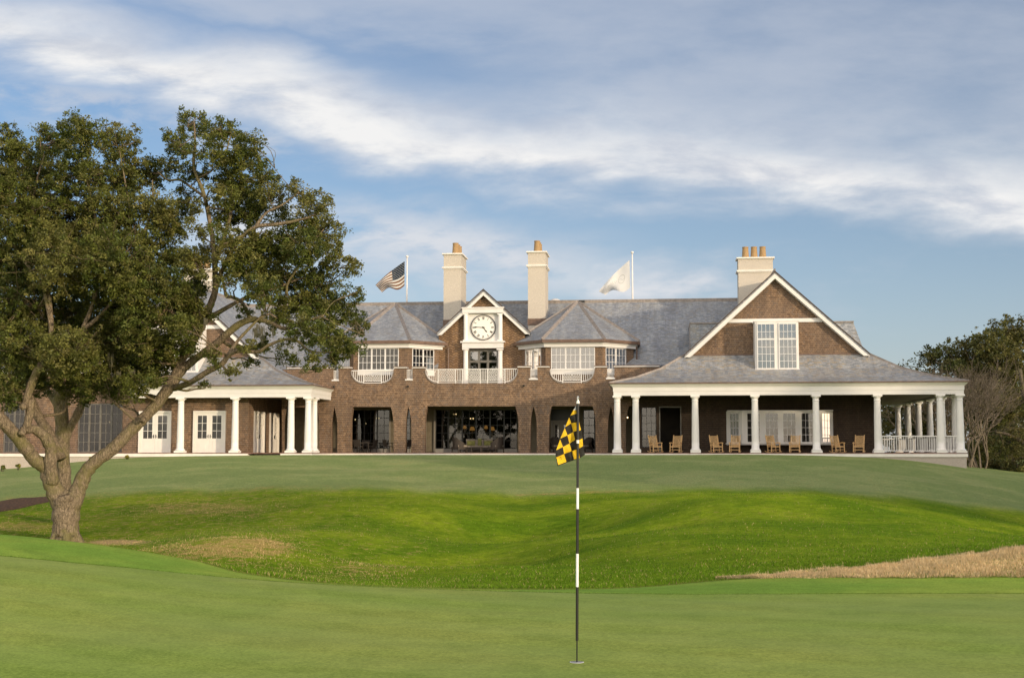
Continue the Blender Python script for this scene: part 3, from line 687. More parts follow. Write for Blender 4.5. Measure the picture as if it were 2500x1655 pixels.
# ---- main arcade wall with scalloped parapet
def wpt(px, py, v=VM): return hit(px, py, v)
def arc(px0, py0, px1, py1, bulge, n=8):
    # quarter-ellipse from (px0,py0) to (px1,py1); bulge 'v' leaves vertically, 'h' leaves horizontally
    out = []
    for i in range(1, n + 1):
        a = i / n * math.pi / 2
        if bulge == 'v': x = px0 + (px1 - px0) * (1 - math.cos(a)); y = py0 + (py1 - py0) * math.sin(a)
        else: x = px0 + (px1 - px0) * math.sin(a); y = py0 + (py1 - py0) * (1 - math.cos(a))
        out.append((x, y))
    return out
T = 898; TR = 896
top = [(688, 902), (813, 899), (813, 928), (826.5, 928), (826.5, T), (853, T), (857, 903)] + arc(857, 903, 887, 936, 'v') + [(932, 936)] + arc(932, 936, 961, 903, 'h') + [(963, T), (992, T), (992, 926.5), (1007, 926.5), (1007, T), (1034, T), (1038, 902)] + \
      arc(1038, 902, 1069, 936, 'v') + [(1233, 936)] + arc(1233, 936, 1264, 902, 'h') + [(1265, TR), (1294, TR), (1294, 925), (1312, 925), (1312, TR), (1338, TR), (1342, 901)] + arc(1342, 901, 1374, 935, 'v') + [(1420, 935)] + arc(1420, 935, 1452, 900, 'h') + \
      [(1454, TR), (1482, TR), (1482, 923.5), (1500, 923.5), (1500, TR - .5), (1610, TR - 1)]
def opening(l, r_, tl, tr, yt):      # going right to left along the bottom edge
    return [(r_, 1112), (r_, 1045)] + [(r_ + (tr - r_) * (s ** 2.2), 1045 + (yt - 1045) * s) for s in (.2, .4, .6, .8, 1)] + [(tl + (l - tl) * (1 - s ** 2.2), 1045 + (yt - 1045) * s) for s in (1, .8, .6, .4, .2)][0:5] + [(l, 1045), (l, 1112)]
def lancet(l, r_, yt):
    c = (l + r_) / 2
    return [(r_, 1112), (r_, 1045)] + [(r_ + (c - r_) * s ** 2.0, 1045 + (yt - 1045) * s) for s in (.25, .5, .75, .9)] + [(c, yt)] + [(l + (c - l) * s ** 2.0, 1045 + (yt - 1045) * s) for s in (.9, .75, .5, .25)] + [(l, 1045), (l, 1112)]
bot = [(1610, 1112)] + opening(1528, 1566, 1536, 1560, 991) + lancet(1484, 1499, 991) + opening(1340, 1454, 1347.5, 1446.5, 991) + lancet(1295, 1310.5, 992) + opening(1037, 1266, 1043, 1258, 991.5) + lancet(990, 1004.5, 993) + \
      opening(856, 961, 861, 954, 993) + lancet(809, 823.5, 994) + opening(690, 779, 696, 774, 994) + [(688, 1112)]
poly = [wpt(*p) for p in top] + [wpt(*p) for p in bot]
poly = [(u, max(z, ZD)) for u, z in poly]
pp = []
for q in poly:
    if not pp or (abs(q[0] - pp[-1][0]) + abs(q[1] - pp[-1][1])) > 1e-3: pp.append(q)
m = MB(); m.prism(pp, VM, VM + .55); m.build('arcade_wall', M['shingle'], CH)
# parapet caps
caps = MB(); capc = MB()
for a, b, y in ((700, 813, 899.5), (826.5, 854, T), (963, 992, T), (1007, 1035, T), (1265, 1294, TR), (1312, 1339, TR), (1454, 1482, TR), (1500, 1610, TR - .8)):
    z = hz(y, VM, a); caps.box(hu(a, VM) - .04, hu(b, VM) + .04, VM - .08, VM + .63, z - .02, z + .05); capc.box(hu(a, VM) - .07, hu(b, VM) + .07, VM - .11, VM + .66, z + .052, z + .10)
caps.build('parapet_cap', M['white'], CH); capc.build('cap_flashing', M['copper'], CH)
# curved trim along scallops
tr = MB()
for seg in (arc(857, 903, 887, 936, 'v', 12), arc(932, 936, 961, 903, 'h', 12), arc(1038, 902, 1069, 936, 'v', 12), arc(1233, 936, 1264, 902, 'h', 12), arc(1342, 901, 1374, 935, 'v', 12), arc(1420, 935, 1452, 900, 'h', 12)):
    ps = [wpt(*p) for p in seg]
    for a, b in zip(ps[:-1], ps[1:]): tr.bar((a[0], VM + .27, a[1]), (b[0], VM + .27, b[1]), .05, .66)
tr.build('scallop_trim', M['hipcap'], CH)
# ---- balcony railings
def motif(mb, x0, x1, z0, z1, y, w=.035, k=3):
    cx, cz = (x0 + x1) / 2, (z0 + z1) / 2
    mb.bar((x0, y, z0), (x1, y, z1), w); mb.bar((x0, y + .002, z1), (x1, y + .002, z0), w)
    for i in range(1, k + 1):
        s = i / (k + 1)
        for sx in (-1, 1):
            e = x0 if sx < 0 else x1
            ax = cx + (e - cx) * s
            hz_ = (z1 - z0) / 2 * (1 - s)
            mb.bar((ax, y, cz), (e, y, cz + hz_), w); mb.bar((ax, y, cz), (e, y, cz - hz_), w)
            a2 = cz + ((z1 if sx > 0 else z0) - cz) * s; ez = z1 if sx > 0 else z0; hx = (x1 - x0) / 2 * (1 - s)
            mb.bar((cx, y, a2), (cx + hx, y, ez), w); mb.bar((cx, y, a2), (cx - hx, y, ez), w)
def railing(pl, pr, cl, cr, ytop, ybot, panels):
    y = VM + .12; m = MB()
    zt, zb = hz(ytop, y, pl), hz(ybot, y, pl); H = lambda p: hu(p, y)
    m.box(H(pl), H(pr), y - .04, y + .04, zt - .03, zt + .03); m.box(H(cl), H(cr), y - .03, y + .03, zb + .03, zb + .08); m.box(H(cl), H(cr), y - .03, y + .03, zb + .16, zb + .2)
    for side, (a, b) in ((0, (pl, cl)), (1, (cr, pr))):
        L = [(p, q) for p, q in (arc(a, ytop, b, ybot - 4, 'v', 14) if side == 0 else arc(a, ybot - 4, b, ytop, 'h', 14))]
        ps = [(a, ytop if side == 0 else ybot - 4)] + L; prev = None
        for p, q in ps:
            u, z = hit(p, q, y)
            if prev: m.bar((prev[0], y, prev[1]), (u, y, z), .05, .05)
            prev = (u, z)
        n = max(3, int(abs(b - a) / 4.6)); xs = [p for p, q in ps]; ysv = [q for p, q in ps]
        for i in range(1, n):
            p = a + (b - a) * i / n; q = float(np.interp(p, xs, ysv)); m.box(H(p) - .02, H(p) + .02, y - .02, y + .02, hz(q, y, p), zt - .03)
    for kind, a, b in panels:
        m.box(H(a) - .03, H(a) + .03, y - .035, y + .035, zb - .1, zt - .03); m.box(H(b) - .03, H(b) + .03, y - .034, y + .036, zb - .1, zt - .03)
        if kind == 'x': motif(m, H(a), H(b), zb + .2, zt - .03, y)
        else:
            n = max(2, round((b - a) / 4.3))
            for i in range(1, n): p = a + (b - a) * i / n; m.box(H(p) - .018, H(p) + .018, y - .02, y + .02, zb + .2, zt - .03)
    m.build('balcony_railing', M['white'], CH)
railing(858, 960, 887, 931, 905, 937, [('x', 887, 931)])
railing(1039, 1263, 1069, 1233, 902, 936, [('x', 1069, 1112), ('b', 1112, 1129), ('x', 1129, 1172.5), ('b', 1172.5, 1190), ('x', 1190, 1233)])
railing(1343, 1451, 1374, 1420, 902, 935, [('x', 1374, 1420)])
for a, b, y0, y1 in ((813, 826.5, 905, 927), (992, 1007, 903, 925.5), (1294, 1312, 902, 924), (1482, 1500, 901, 922.5)):
    m = MB(); y = VM + .2; zt, zb = hz(y0, y, a), hz(y1, y, a); ua, ub = hu(a, y), hu(b, y)
    m.box(ua, ub, y - .03, y + .03, zt - .03, zt + .03); m.box(ua, ub, y - .03, y + .03, zb, zb + .05)
    for i in range(6): u = ua + .03 + (ub - ua - .06) * i / 5; m.box(u - .018, u + .018, y - .02, y + .02, zb + .05, zt - .03)
    m.box(ua - .06, ub + .06, VM - .05, VM + .6, zb - .1, zb - .01); m.build('balcony_railing', M['white'], CH)
# balcony floor
zBF = hz(940, VM + .3, 1150)
m = MB(); m.box(hu(690, VM), hu(1600, VM), VM + .555, 9.9, zBF - .4, zBF); m.build('balcony_floor', M['deck'], CH)
# ---- turrets
def turret(pa, pb, ypx_eave, ypx_apex, pxc, left, wa, wb, unpad):
    ua, ub = hu(pa, VT - .5), hu(pb, VT - .5); cu = (ua + ub) / 2; hf = (ub - ua) / 2
    ez = hz(ypx_eave, VT - .5, (pa + pb) / 2); az = hz(ypx_apex, VT + 5, pxc)
    lg, lv = 2.45, 2.65
    def ring(off, vb=7.9):
        k = off * .41; return [(cu - hf - lg + off, VT - .5 + vb), (cu - hf - lg + off, VT - .5 + lv + k), (cu - hf + k, VT - .5 + off), (cu + hf - k, VT - .5 + off), (cu + hf + lg - off, VT - .5 + lv + k), (cu + hf + lg - off, VT - .5 + vb)]
    E = ring(0); ap = (cu, VT + 5, az)
    sl = MB(); hp = MB()
    for i in range(5):
        sl.add([(E[i][0], E[i][1], ez), (E[i + 1][0], E[i + 1][1], ez), ap], [(0, 1, 2)])
    sl.add([(p[0], p[1], ez - .01) for p in E], [tuple(range(5, -1, -1))])
    for i in range(1, 5): hp.bar((E[i][0], E[i][1], ez + .02), (ap[0], ap[1], ap[2] + .02), .29, .06)
    sl.build('roof', M['slate'], CH); hp.build('hip_cap', M['hipcap'], CH)
    def loop(o0, o1, z0, z1, name, mat):
        A, Bq = ring(o0), ring(o1); m = MB(); n = 6
        vs = [(p[0], p[1], z0) for p in A] + [(p[0], p[1], z1) for p in A] + [(p[0], p[1], z0) for p in Bq] + [(p[0], p[1], z1) for p in Bq]; fs = []
        for i in range(n - 1):
            fs += [(i, i + 1, n + i + 1, n + i), (2 * n + i + 1, 2 * n + i, 3 * n + i, 3 * n + i + 1), (n + i, n + i + 1, 3 * n + i + 1, 3 * n + i), (i + 1, i, 2 * n + i, 2 * n + i + 1)]
        m.add(vs, fs); return m.build(name, mat, CH)
    loop(-.06, .1, ez - .2, ez + .02, 'gutter', M['copper']); loop(.12, .4, ez - .28, ez - .202, 'frieze', M['white']); loop(.22, .45, ez - .50, ez - .282, 'frieze', M['white'])
    W = ring(.42); zt = ez - .5; zb = zBF; zw0 = zt - 1.6
    th = .25
    # face walls built as piers around window strips
    for i, (fa, fb) in {1: wa if left else wa, 2: unpad, 3: wb}.items():
        p, q = Vector((*W[i], 0)), Vector((*W[i + 1], 0)); L = (q - p).length; r = (q - p).normalized(); nn = Vector((r.y, -r.x, 0))
        T = Matrix.Translation(p) @ Matrix(((r.x, nn.x, 0, 0), (r.y, nn.y, 0, 0), (0, 0, 1, 0), (0, 0, 0, 1)))
        m = MB(); m.T = T
        m.box(0, fa, -th, 0, zb, zt); m.box(fb, L, -th, 0, zb, zt); m.box(fa, fb, -th, -.002, zb, zw0 - .36); m.build('turret_wall', M['shingle'], CH)
        pn = MB(); pn.T = T; pn.box(fa - .05, fb + .05, -th, .04, zw0 - .36, zw0 - .0); pn.box(fa - .1, fb + .1, -.02, .09, zw0 - .06, zw0 + .0); pn.build('window_panel', M['white'], CH)
        nwin = 3 if i == 2 else 2; ww = (fb - fa) / nwin
        for k in range(nwin):
            o = p + r * (fa + ww * k) - nn * .06; window((o.x, o.y, zw0 + .002), r, ww - .002, zt - zw0 - .004, 3, 3, fw=.055, mw=.028, glassm='glassr' if (not left and i == 2) else ('glassd' if left else 'glass'), backing=('curtain' if (not left and (i == 2 or i == 1)) else None))
    for i in (0, 4):
        p, q = W[i], W[i + 1]; m = MB(); a = Vector((p[0], p[1], 0)); b = Vector((q[0], q[1], 0)); r = (b - a).normalized(); nn = Vector((r.y, -r.x, 0))
        m.T = Matrix.Translation(a) @ Matrix(((r.x, nn.x, 0, 0), (r.y, nn.y, 0, 0), (0, 0, 1, 0), (0, 0, 0, 1))); m.box(0, (b - a).length, -th, 0, zb, zt); m.build('turret_wall', M['shingle'], CH)
    m = MB(); m.box(cu - 3.6, cu + 3.6, VT + 5.5, VT + 5.6, zb, zt); m.build('inner_wall', M['interior'], CH)
    return cu, ez
sR = (hu(1476, VT - .5) - hu(1325, VT - .5))
turret(1325, 1476, 829, 738, 1412, False, (.85, 2.75), (.35, 2.45), (.4, 3.55))
turret(853, 999, 832, 743, 964, True, (.8, 2.7), (.35, 2.35), (.35, 3.35))
# ---- clock gable
cuC, apC = hit(1180, 706, VC - .4); hgC = (hu(1294, VC - .4) - hu(1066, VC - .4)) / 2; gzC = hz(812, VC - .4, 1180)
m = MB()
for s in (-1, 1): m.slab([(cuC, VC - .4, apC), (cuC, vR + 1, apC), (cuC + s * hgC, vR + 1, gzC), (cuC + s * hgC, VC - .4, gzC)], .14)
m.build('roof', M['slate'], CH)
ua_, ub_ = hu(1090, VC), hu(1262, VC); wu0, wu1 = hu(1143, VC), hu(1218, VC); zwt = hz(852, VC, 1180)
def gl(u): return apC - .25 - (apC - gzC) / hgC * abs(u - cuC)
m = MB(); m.prism([(ua_ - .6, zBF), (wu0, zBF), (wu0, zwt), (wu1, zwt), (wu1, zBF), (ub_ + .6, zBF), (ub_ + .6, gl(ub_ + .6)), (cuC, apC - .25), (ua_ - .6, gl(ua_ - .6))], VC, VC + .3); m.build('gable_wall', M['wavy'], CH)
dz, dx = apC - gzC, hgC; L = math.hypot(dz, dx); nx, nz = dz / L, dx / L
for sgn in (-1, 1):
    r = MB(); a0 = (cuC, apC - .14); a1 = (cuC + sgn * hgC, gzC - .14); wd = .23
    r.prism([a0, a1, (a1[0] - sgn * wd / nx, a1[1]), (a0[0], a0[1] - wd / nz)], VC - .38, VC - .30)
    r.prism([(a0[0], a0[1] - .012), (a1[0], a1[1] - .012), (a1[0] - sgn * .05, a1[1] - .05), (a0[0], a0[1] - .09)], VC - .297, VC - .002)
    r.build('rake_board', M['white'], CH)
    e = MB(); e.prism([(cuC, apC + .04), (cuC + sgn * (hgC + .05), gzC + .04), (cuC + sgn * (hgC + .05), gzC - .03), (cuC, apC - .05)], VC - .44, VC - .402); e.build('drip_edge', M['drip'], CH)
def bx(mb, pa, pb, y0, y1, v0, v1):
    mb.box(hu(pa, VC), hu(pb, VC), v0, v1, hz(y1, VC, pa), hz(y0, VC, pa))
cs = MB()
bx(cs, 1133, 1227, 766, 834, VC - .12, VC - .003)
bx(cs, 1130, 1230, 755, 766, VC - .45, VC - .004); bx(cs, 1128, 1232, 752, 755, VC - .5, VC - .004)
bx(cs, 1130, 1230, 838, 851.5, VC - .5, VC - .004); bx(cs, 1126, 1234, 834.5, 838, VC - .6, VC - .004)
cs.build('clock_surround', M['white'], CH)
for px in (1138, 1222):
    u = hu(px, VC)
    m = MB(); z0, z1 = hz(834, VC, px), hz(766, VC, px); m.box(u - .2, u + .2, VC - .42, VC - .1, z0 + .002, z0 + .1); m.box(u - .2, u + .2, VC - .42, VC - .1, z1 - .1, z1 - .002)
    m.lathe(u, VC - .26, [(.16, z0 + .1), (.16, z1 - .1)], 20); m.build('pilaster', M['whitecol'], CH)
    m = MB(); z1 = hz(852, VC, px); m.box(u - .24, u + .24, VC - .48, VC - .02, z1 - .09, z1); m.lathe(u, VC - .25, [(.23, zBF), (.23, zBF + .2), (.19, zBF + .28), (.165, z1 - .3), (.18, z1 - .28), (.18, z1 - .24), (.165, z1 - .22), (.2, z1 - .1)], 20)
    m.build('column', M['whitecol'], CH)
# clock
uK, zK = hit(1180, 799.5, VC - .12); rK = (hu(1211, VC - .12) - hu(1149, VC - .12)) / 2
clk = empty('clock'); clk.parent = CH; clk.location = (uK, VC - .12, zK)
def disc(rr, y0, y1, n=48, r0=0):
    m = MB(); prof = []
    for k in range(n): a = 2 * math.pi * k / n; prof.append((rr * math.cos(a), rr * math.sin(a)))
    m.prism(prof, y0, y1); return m
def ringm(mb, r1, r2, y0, y1, n=64):
    for k in range(n):
        a, b = 2 * math.pi * k / n, 2 * math.pi * (k + 1) / n
        P4 = [(r1 * math.cos(a), r1 * math.sin(a)), (r2 * math.cos(a), r2 * math.sin(a)), (r2 * math.cos(b), r2 * math.sin(b)), (r1 * math.cos(b), r1 * math.sin(b))]
        vs = [(x, y0, z) for x, z in P4] + [(x, y1, z) for x, z in P4]
        mb.add(vs, [(0, 1, 2, 3), (7, 6, 5, 4), (1, 5, 6, 2), (0, 3, 7, 4)])
M['dial'] = simple('clock_dial', (.80, .78, .72, 1), .5, .02, 2); M['numeral'] = simple('clock_black', (.02, .02, .02, 1), .5, .1, 5)
disc(rK * .95, -.05, 0).build('clock_face', M['dial'], clk)
m = MB(); ringm(m, rK * .935, rK * 1.0, -.09, -.001); m.build('clock_rim', M['black'], clk)
m = MB(); ringm(m, rK * .865, rK * .88, -.056, -.051)
NUM = ['XII', 'I', 'II', 'III', 'IIII', 'V', 'VI', 'VII', 'VIII', 'IX', 'X', 'XI']
def stroke(mb, x0, z0, x1, z1, w, T):
    dx_, dz_ = x1 - x0, z1 - z0; l = math.hypot(dx_, dz_); px_, pz_ = -dz_ / l * w / 2, dx_ / l * w / 2
    q = [(x0 + px_, z0 + pz_), (x1 + px_, z1 + pz_), (x1 - px_, z1 - pz_), (x0 - px_, z0 - pz_)]
    c_, s_, ox, oz = T; q = [(ox + c_ * x + s_ * z, oz - s_ * x + c_ * z) for x, z in q]
    mb.prism(q, -.058, -.051)
for k, tx in enumerate(NUM):
    ang = k * math.pi / 6; ox, oz = rK * .73 * math.sin(ang), rK * .73 * math.cos(ang); T = (math.cos(ang), math.sin(ang), ox, oz)
    hN = rK * .10; wids = {'I': .032, 'V': .085, 'X': .085}; tot = sum(wids[c] for c in tx) * rK * 1.15; x = -tot / 2
    for c in tx:
        w_ = wids[c] * rK * 1.15
        if c == 'I': stroke(m, x + w_ / 2, -hN, x + w_ / 2, hN, rK * .026, T)
        elif c == 'V': stroke(m, x + .1 * w_, hN, x + w_ / 2, -hN, rK * .03, T); stroke(m, x + .9 * w_, hN, x + w_ / 2, -hN, rK * .016, T)
        else: stroke(m, x + .1 * w_, hN, x + .9 * w_, -hN, rK * .03, T); stroke(m, x + .9 * w_, hN, x + .1 * w_, -hN, rK * .016, T)
        x += w_
m.build('clock_numerals', M['numeral'], clk)
def hand(ang, l, w, y, nm):
    m = MB(); c_, s_ = math.cos(ang), math.sin(ang)
    q = [(-w, -l * .18), (w, -l * .18), (w, l * .62), (w * 2.4, l * .68), (0, l), (-w * 2.4, l * .68), (-w, l * .62)]
    m.prism([(c_ * x + s_ * z, -s_ * x + c_ * z) for x, z in q], y - .012, y); m.build(nm, M['numeral'], clk)
hand(R(272.5), rK * .82, .02, -.075, 'minute_hand'); hand(R(142), rK * .5, .025, -.062, 'hour_hand')
disc(.055, -.095, -.06, 20).build('hand_hub', M['numeral'], clk)
# recessed dark window under the clock
m = MB(); v = VC + .2
winpx(1143, 1218, 853, 912, VC + .15, cols=3, rows=2, fw=.16, mw=.17, glassm='glassr', frame='gunmetal', dep=.1)
m.box(wu0 - .4, wu1 + .4, VC + 1.6, VC + 1.7, zBF, zwt); m.build('inner_wall', M['interior'], CH)
m = MB(); m.box(wu0, wu1, VC + .16, VC + .25, zBF, hz(912, VC, 1180)); m.build('door_panel', M['gunmetal'], CH)
# ---- loggia: back wall, ceiling, windows
zLc = hz(1000, VB, 1150)
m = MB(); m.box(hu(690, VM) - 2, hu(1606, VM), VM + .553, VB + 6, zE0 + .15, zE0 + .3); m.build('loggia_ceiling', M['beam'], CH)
bw = MB()
zS = hz(1095, VB, 1150)
segs = [(606, 745), (748, 858), (950, 1000), (1000, 1063), (1263, 1300), (1452, 1560)]
# back wall piers (dark shingle), leaving window bays
def pier(a, b, z0=ZD, z1=zE0 + .15): bw.box(hu(a, VB), hu(b, VB), VB, VB + .25, z0, z1)
for a, b in ((955, 990), (1003, 1064), (1263, 1345), (1396, 1424), (1452, 1566), (606, 858)): pier(a, b)
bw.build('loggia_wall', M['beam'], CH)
lw = MB(); lw.box(hu(858, VB), hu(955, VB), VB - .05, VB + .25, ZD, zS); lw.box(hu(1064, VB), hu(1263, VB), VB - .05, VB + .25, ZD, zS); lw.box(hu(1424, VB), hu(1452, VB), VB - .05, VB + .25, ZD, zS); lw.box(hu(990, VB), hu(1003, VB), VB - .05, VB + .25, ZD, zS); lw.build('low_wall', M['lowwall'], CH)
zT = zLc
hd = MB()
for a, b in ((858, 955), (1064, 1263), (1424, 1452), (990, 1003), (1345, 1396)): hd.box(hu(a, VB), hu(b, VB), VB - .1, VB + .25, zT, zE0 + .15)
hd.build('loggia_beam', M['beam'], CH)
for a, b in ((1059.5, 1064), (951, 955), (1038, 1042)):
    m = MB(); m.box(hu(a, VB), hu(b, VB), VB - .12, VB - .055, ZD, zT - .01); m.build('door_casing', M['greydoor'], CH)
def bwin(a, b, cols, y0=1000, y1=1095, rows=5, g='glassl'): return winpx(a, b, y0, y1, VB + .02, cols=cols, rows=rows, fw=.05, mw=.035, glassm=g, frame='black', dep=.1)
for a, b in ((858, 890), (890, 922), (922, 955)): bwin(a, b, 2, g='glassd')
for a, b in ((1064, 1095), (1095, 1129), (1129, 1163), (1163, 1197), (1197, 1231), (1231, 1263)): bwin(a, b, 2, g='glassl')
bwin(1424, 1452, 2, g='glassd'); bwin(990, 1003, 1, g='glassd')
# interior shell
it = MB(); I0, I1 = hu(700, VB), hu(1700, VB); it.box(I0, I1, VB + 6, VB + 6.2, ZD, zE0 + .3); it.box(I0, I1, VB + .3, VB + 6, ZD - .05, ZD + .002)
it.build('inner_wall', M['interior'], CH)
# curtains behind two panes
m = MB()
for a, b in ((1097, 1108), (1114, 1127), (894, 901), (912, 918), (940, 946)):
    n = 8; ua, ub = hu(a, VB + .5), hu(b, VB + .5)
    for k in range(n): m.box(ua + (ub - ua) * k / n, ua + (ub - ua) * (k + .8) / n, VB + .5 + (k % 2) * .04, VB + .56 + (k % 2) * .04, ZD + .3, zLc)
m.build('curtain', M['curtain'], CH)
# doors
def door(p, r, w, h, mat='doorwhite', rows=3, g='glassd', handle='black', twin=True):
    r = Vector(r).normalized(); n = Vector((r.y, -r.x, 0))
    T = Matrix.Translation(Vector(p)) @ Matrix(((r.x, n.x, 0, 0), (r.y, n.y, 0, 0), (0, 0, 1, 0), (0, 0, 0, 1)))
    fr = MB(); fr.T = T; f = .12
    fr.box(0, f, -.05, .12, 0, h); fr.box(w - f, w, -.05, .12, 0, h); fr.box(f, w - f, -.049, .119, h - f, h)
    fo = fr.build('door_frame', M[mat], CH)
    lw_ = (w - 2 * f) / 2
    for k in (0, 1):
        x0 = f + k * lw_ + .004; x1 = x0 + lw_ - .008; zt = h - f - .004; s = .19; gz0 = .34 * h; gz1 = h - f - .21
        m = MB(); m.T = T; y0, y1 = 0, .05
        m.box(x0, x0 + s, y0, y1, .01, zt); m.box(x1 - s, x1, y0, y1, .01, zt); m.box(x0 + s, x1 - s, y0, y1, gz1, zt); m.box(x0 + s, x1 - s, y0, y1, .01, gz0)
        m.box(x0 + s + .06, x1 - s - .06, y1, y1 + .018, .2, gz0 - .15)
        gw = x1 - x0 - 2 * s
        m.box(x0 + s + gw / 2 - .014, x0 + s + gw / 2 + .014, .015, .048, gz0, gz1)
        for q in range(1, rows): z = gz0 + (gz1 - gz0) * q / rows; m.box(x0 + s, x1 - s, .016, .047, z - .014, z + .014)
        d_ = m.build('door', M[mat], CH)
        gm = MB(); gm.T = T; gm.box(x0 + s - .005, x1 - s + .005, .022, .028, gz0 - .005, gz1 + .005); gm.build('pane', M[g], d_)
        hm = MB(); hm.T = T; xx = x1 - .07 if k == 0 else x0 + .07; hm.box(xx - .02, xx + .02, .05, .075, 1.0, 1.25); hm.box(xx - .015, xx + .1 * (-1 if k == 0 else 1), .075, .095, 1.1, 1.13); hm.build('handle', M[handle], d_)
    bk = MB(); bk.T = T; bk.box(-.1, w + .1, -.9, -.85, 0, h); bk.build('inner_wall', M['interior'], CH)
    return fo
hD = hz(1003, VL, 450) - ZD
for a, b in ((341, 420), (473.5, 552.5)): door((hu(a, VL), VL - .02, ZD), (1, 0, 0), hu(b, VL) - hu(a, VL), hD)
# loggia grey double door
door((hu(1345, VB), VB + .02, ZD), (1, 0, 0), hu(1396, VB) - hu(1345, VB), hz(1026, VB, 1370) - ZD, mat='greydoor', rows=4, g='glass')
m = MB(); m.box(hu(1345, VB), hu(1396, VB), VB, VB + .25, hz(1025.5, VB, 1370), zT); m.build('transom', M['black'], CH)
# left pavilion inner walls
wl = MB(); uw = hu(607, VL)
D1, D2 = hu(341, VL), hu(420, VL); D3, D4 = hu(473.5, VL), hu(552.5, VL); u0 = hu(300, VL)
wl.box(u0, D1, VL, VL + .3, ZD, zE0 + .15); wl.box(D1, D2, VL, VL + .3, ZD + hD, zE0 + .15); wl.box(D2, D3, VL, VL + .3, ZD, zE0 + .15); wl.box(D3, D4, VL, VL + .3, ZD + hD, zE0 + .15); wl.box(D4, uw, VL, VL + .3, ZD, zE0 + .15)
wl.box(uw - .3, uw - .002, VL + .302, 13, ZD, zE0 + .14); wl.build('porch_wall', M['shingle'], CH)
for v0, v1 in ((2.3, 4.5), (6.0, 8.1)): door((uw + .03, v0, ZD), (0, 1, 0), v1 - v0, hD)
# porch wall of right pavilion
pw = MB(); a, b, c_, d_ = hu(1562, VW), hu(1773, VW), hu(2033, VW), hu(2142, VW)
w0, w1 = hu(1566, VW), hu(1602, VW); e0, e1 = hu(1609, VW), hu(1663, VW); zo = hz(992, VW, 1640); zb1, zb0 = hz(1004, VW, 1800), hz(1086, VW, 1800)
ztp = zE0 + .13
pw.box(a, w0, VW, VW + .3, ZD, ztp); pw.box(w0, w1, VW, VW + .3, ZD, ZD + .35); pw.box(w0, w1, VW, VW + .3, zo - .05, ztp); pw.box(w1, e0, VW, VW + .3, ZD, ztp); pw.box(e0, e1, VW, VW + .3, zo, ztp); pw.box(e1, b, VW, VW + .3, ZD, ztp)
pw.box(b, c_, VW, VW + .3, zb1, ztp); pw.box(b, c_, VW, VW + .3, ZD, zb0); pw.box(c_, d_, VW, VW + .3, ZD, ztp); pw.box(d_ - .3, d_ - .002, VW + .3, 22, ZD, ztp)
pw.box(a, a + .3, VW + .3, VM, ZD, ztp)
pw.build('porch_wall', M['shaded_shingle'], CH)
window((w0, VW + .05, ZD + .35), (1, 0, 0), w1 - w0, zo - .05 - ZD - .35, 3, 5, fw=.05, mw=.03, glassm='glassd', frame='black')
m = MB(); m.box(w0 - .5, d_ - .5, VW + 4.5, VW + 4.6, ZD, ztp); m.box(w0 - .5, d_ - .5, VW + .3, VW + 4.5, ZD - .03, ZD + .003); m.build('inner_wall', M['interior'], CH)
m = MB(); 
for x0, x1, y in ((e0, e0 + .07, 0), (e1 - .07, e1, 0)): m.box(x0, x1, VW - .03, VW + .3, ZD, zo)
m.box(e0 + .07, e1 - .07, VW - .029, VW + .3, zo - .08, zo - .002); m.build('door_frame', M['gunmetal'], CH)
# bay window
bp = .85; q0 = (b, VW); q3 = (c_, VW); q1 = (hu(1811, VW - bp), VW - bp); q2 = (hu(2001, VW - bp), VW - bp)
bay = empty('bay_window'); bay.parent = CH
fz0, fz1 = zb0 + .16, zb1 - .13
frm = MB()
def bayseg(p, q, wins):
    a_ = Vector((*p, 0)); b_ = Vector((*q, 0)); r = (b_ - a_).normalized(); L_ = (b_ - a_).length; nn = Vector((r.y, -r.x, 0))
    frm.T = Matrix.Translation(a_) @ Matrix(((r.x, nn.x, 0, 0), (r.y, nn.y, 0, 0), (0, 0, 1, 0), (0, 0, 0, 1)))
    frm.box(0, L_, -.12, 0, zb0, fz0); frm.box(-.03, L_ + .03, -.02, .07, zb0 + .06, zb0 + .12); frm.box(0, L_, -.12, 0, fz1, zb1)
    x = 0
    for s0, s1 in wins:
        frm.box(x, s0, -.12, 0.001, fz0, fz1); o = a_ + r * s0 - nn * .06; window((o.x, o.y, fz0), r, s1 - s0, fz1 - fz0, 3, 4, fw=.04, mw=.025, glassm='glassb' if L_ > 3 else 'glassl', parent=bay, dep=.06, gdep=.04); x = s1
    frm.box(x, L_, -.12, .001, fz0, fz1); frm.T = None
M['glassb'] = glass('bay_glass', .08, (.42, .46, .5, 1))
L1 = math.hypot(q1[0] - q0[0], q1[1] - q0[1]); L2 = q2[0] - q1[0]; L3 = math.hypot(q3[0] - q2[0], q3[1] - q2[1]); pm = L2 / 190.
bayseg(q0, q1, [(.28, L1 - .25)]); bayseg(q1, q2, [(12 * pm, 45 * pm), (56.5 * pm, 89 * pm), (99.5 * pm, 132 * pm), (144 * pm, 177 * pm)]); bayseg(q2, q3, [(.2, L3 - .25)])
frm.prism([(q0[0] + .05, zb1 + .002), (q3[0] - .05, zb1 + .002), (q3[0] - .05, zb1 + .06), (q0[0] + .05, zb1 + .06)], VW - .6, VW)
frm.build('bay_frame', M['white'], bay)
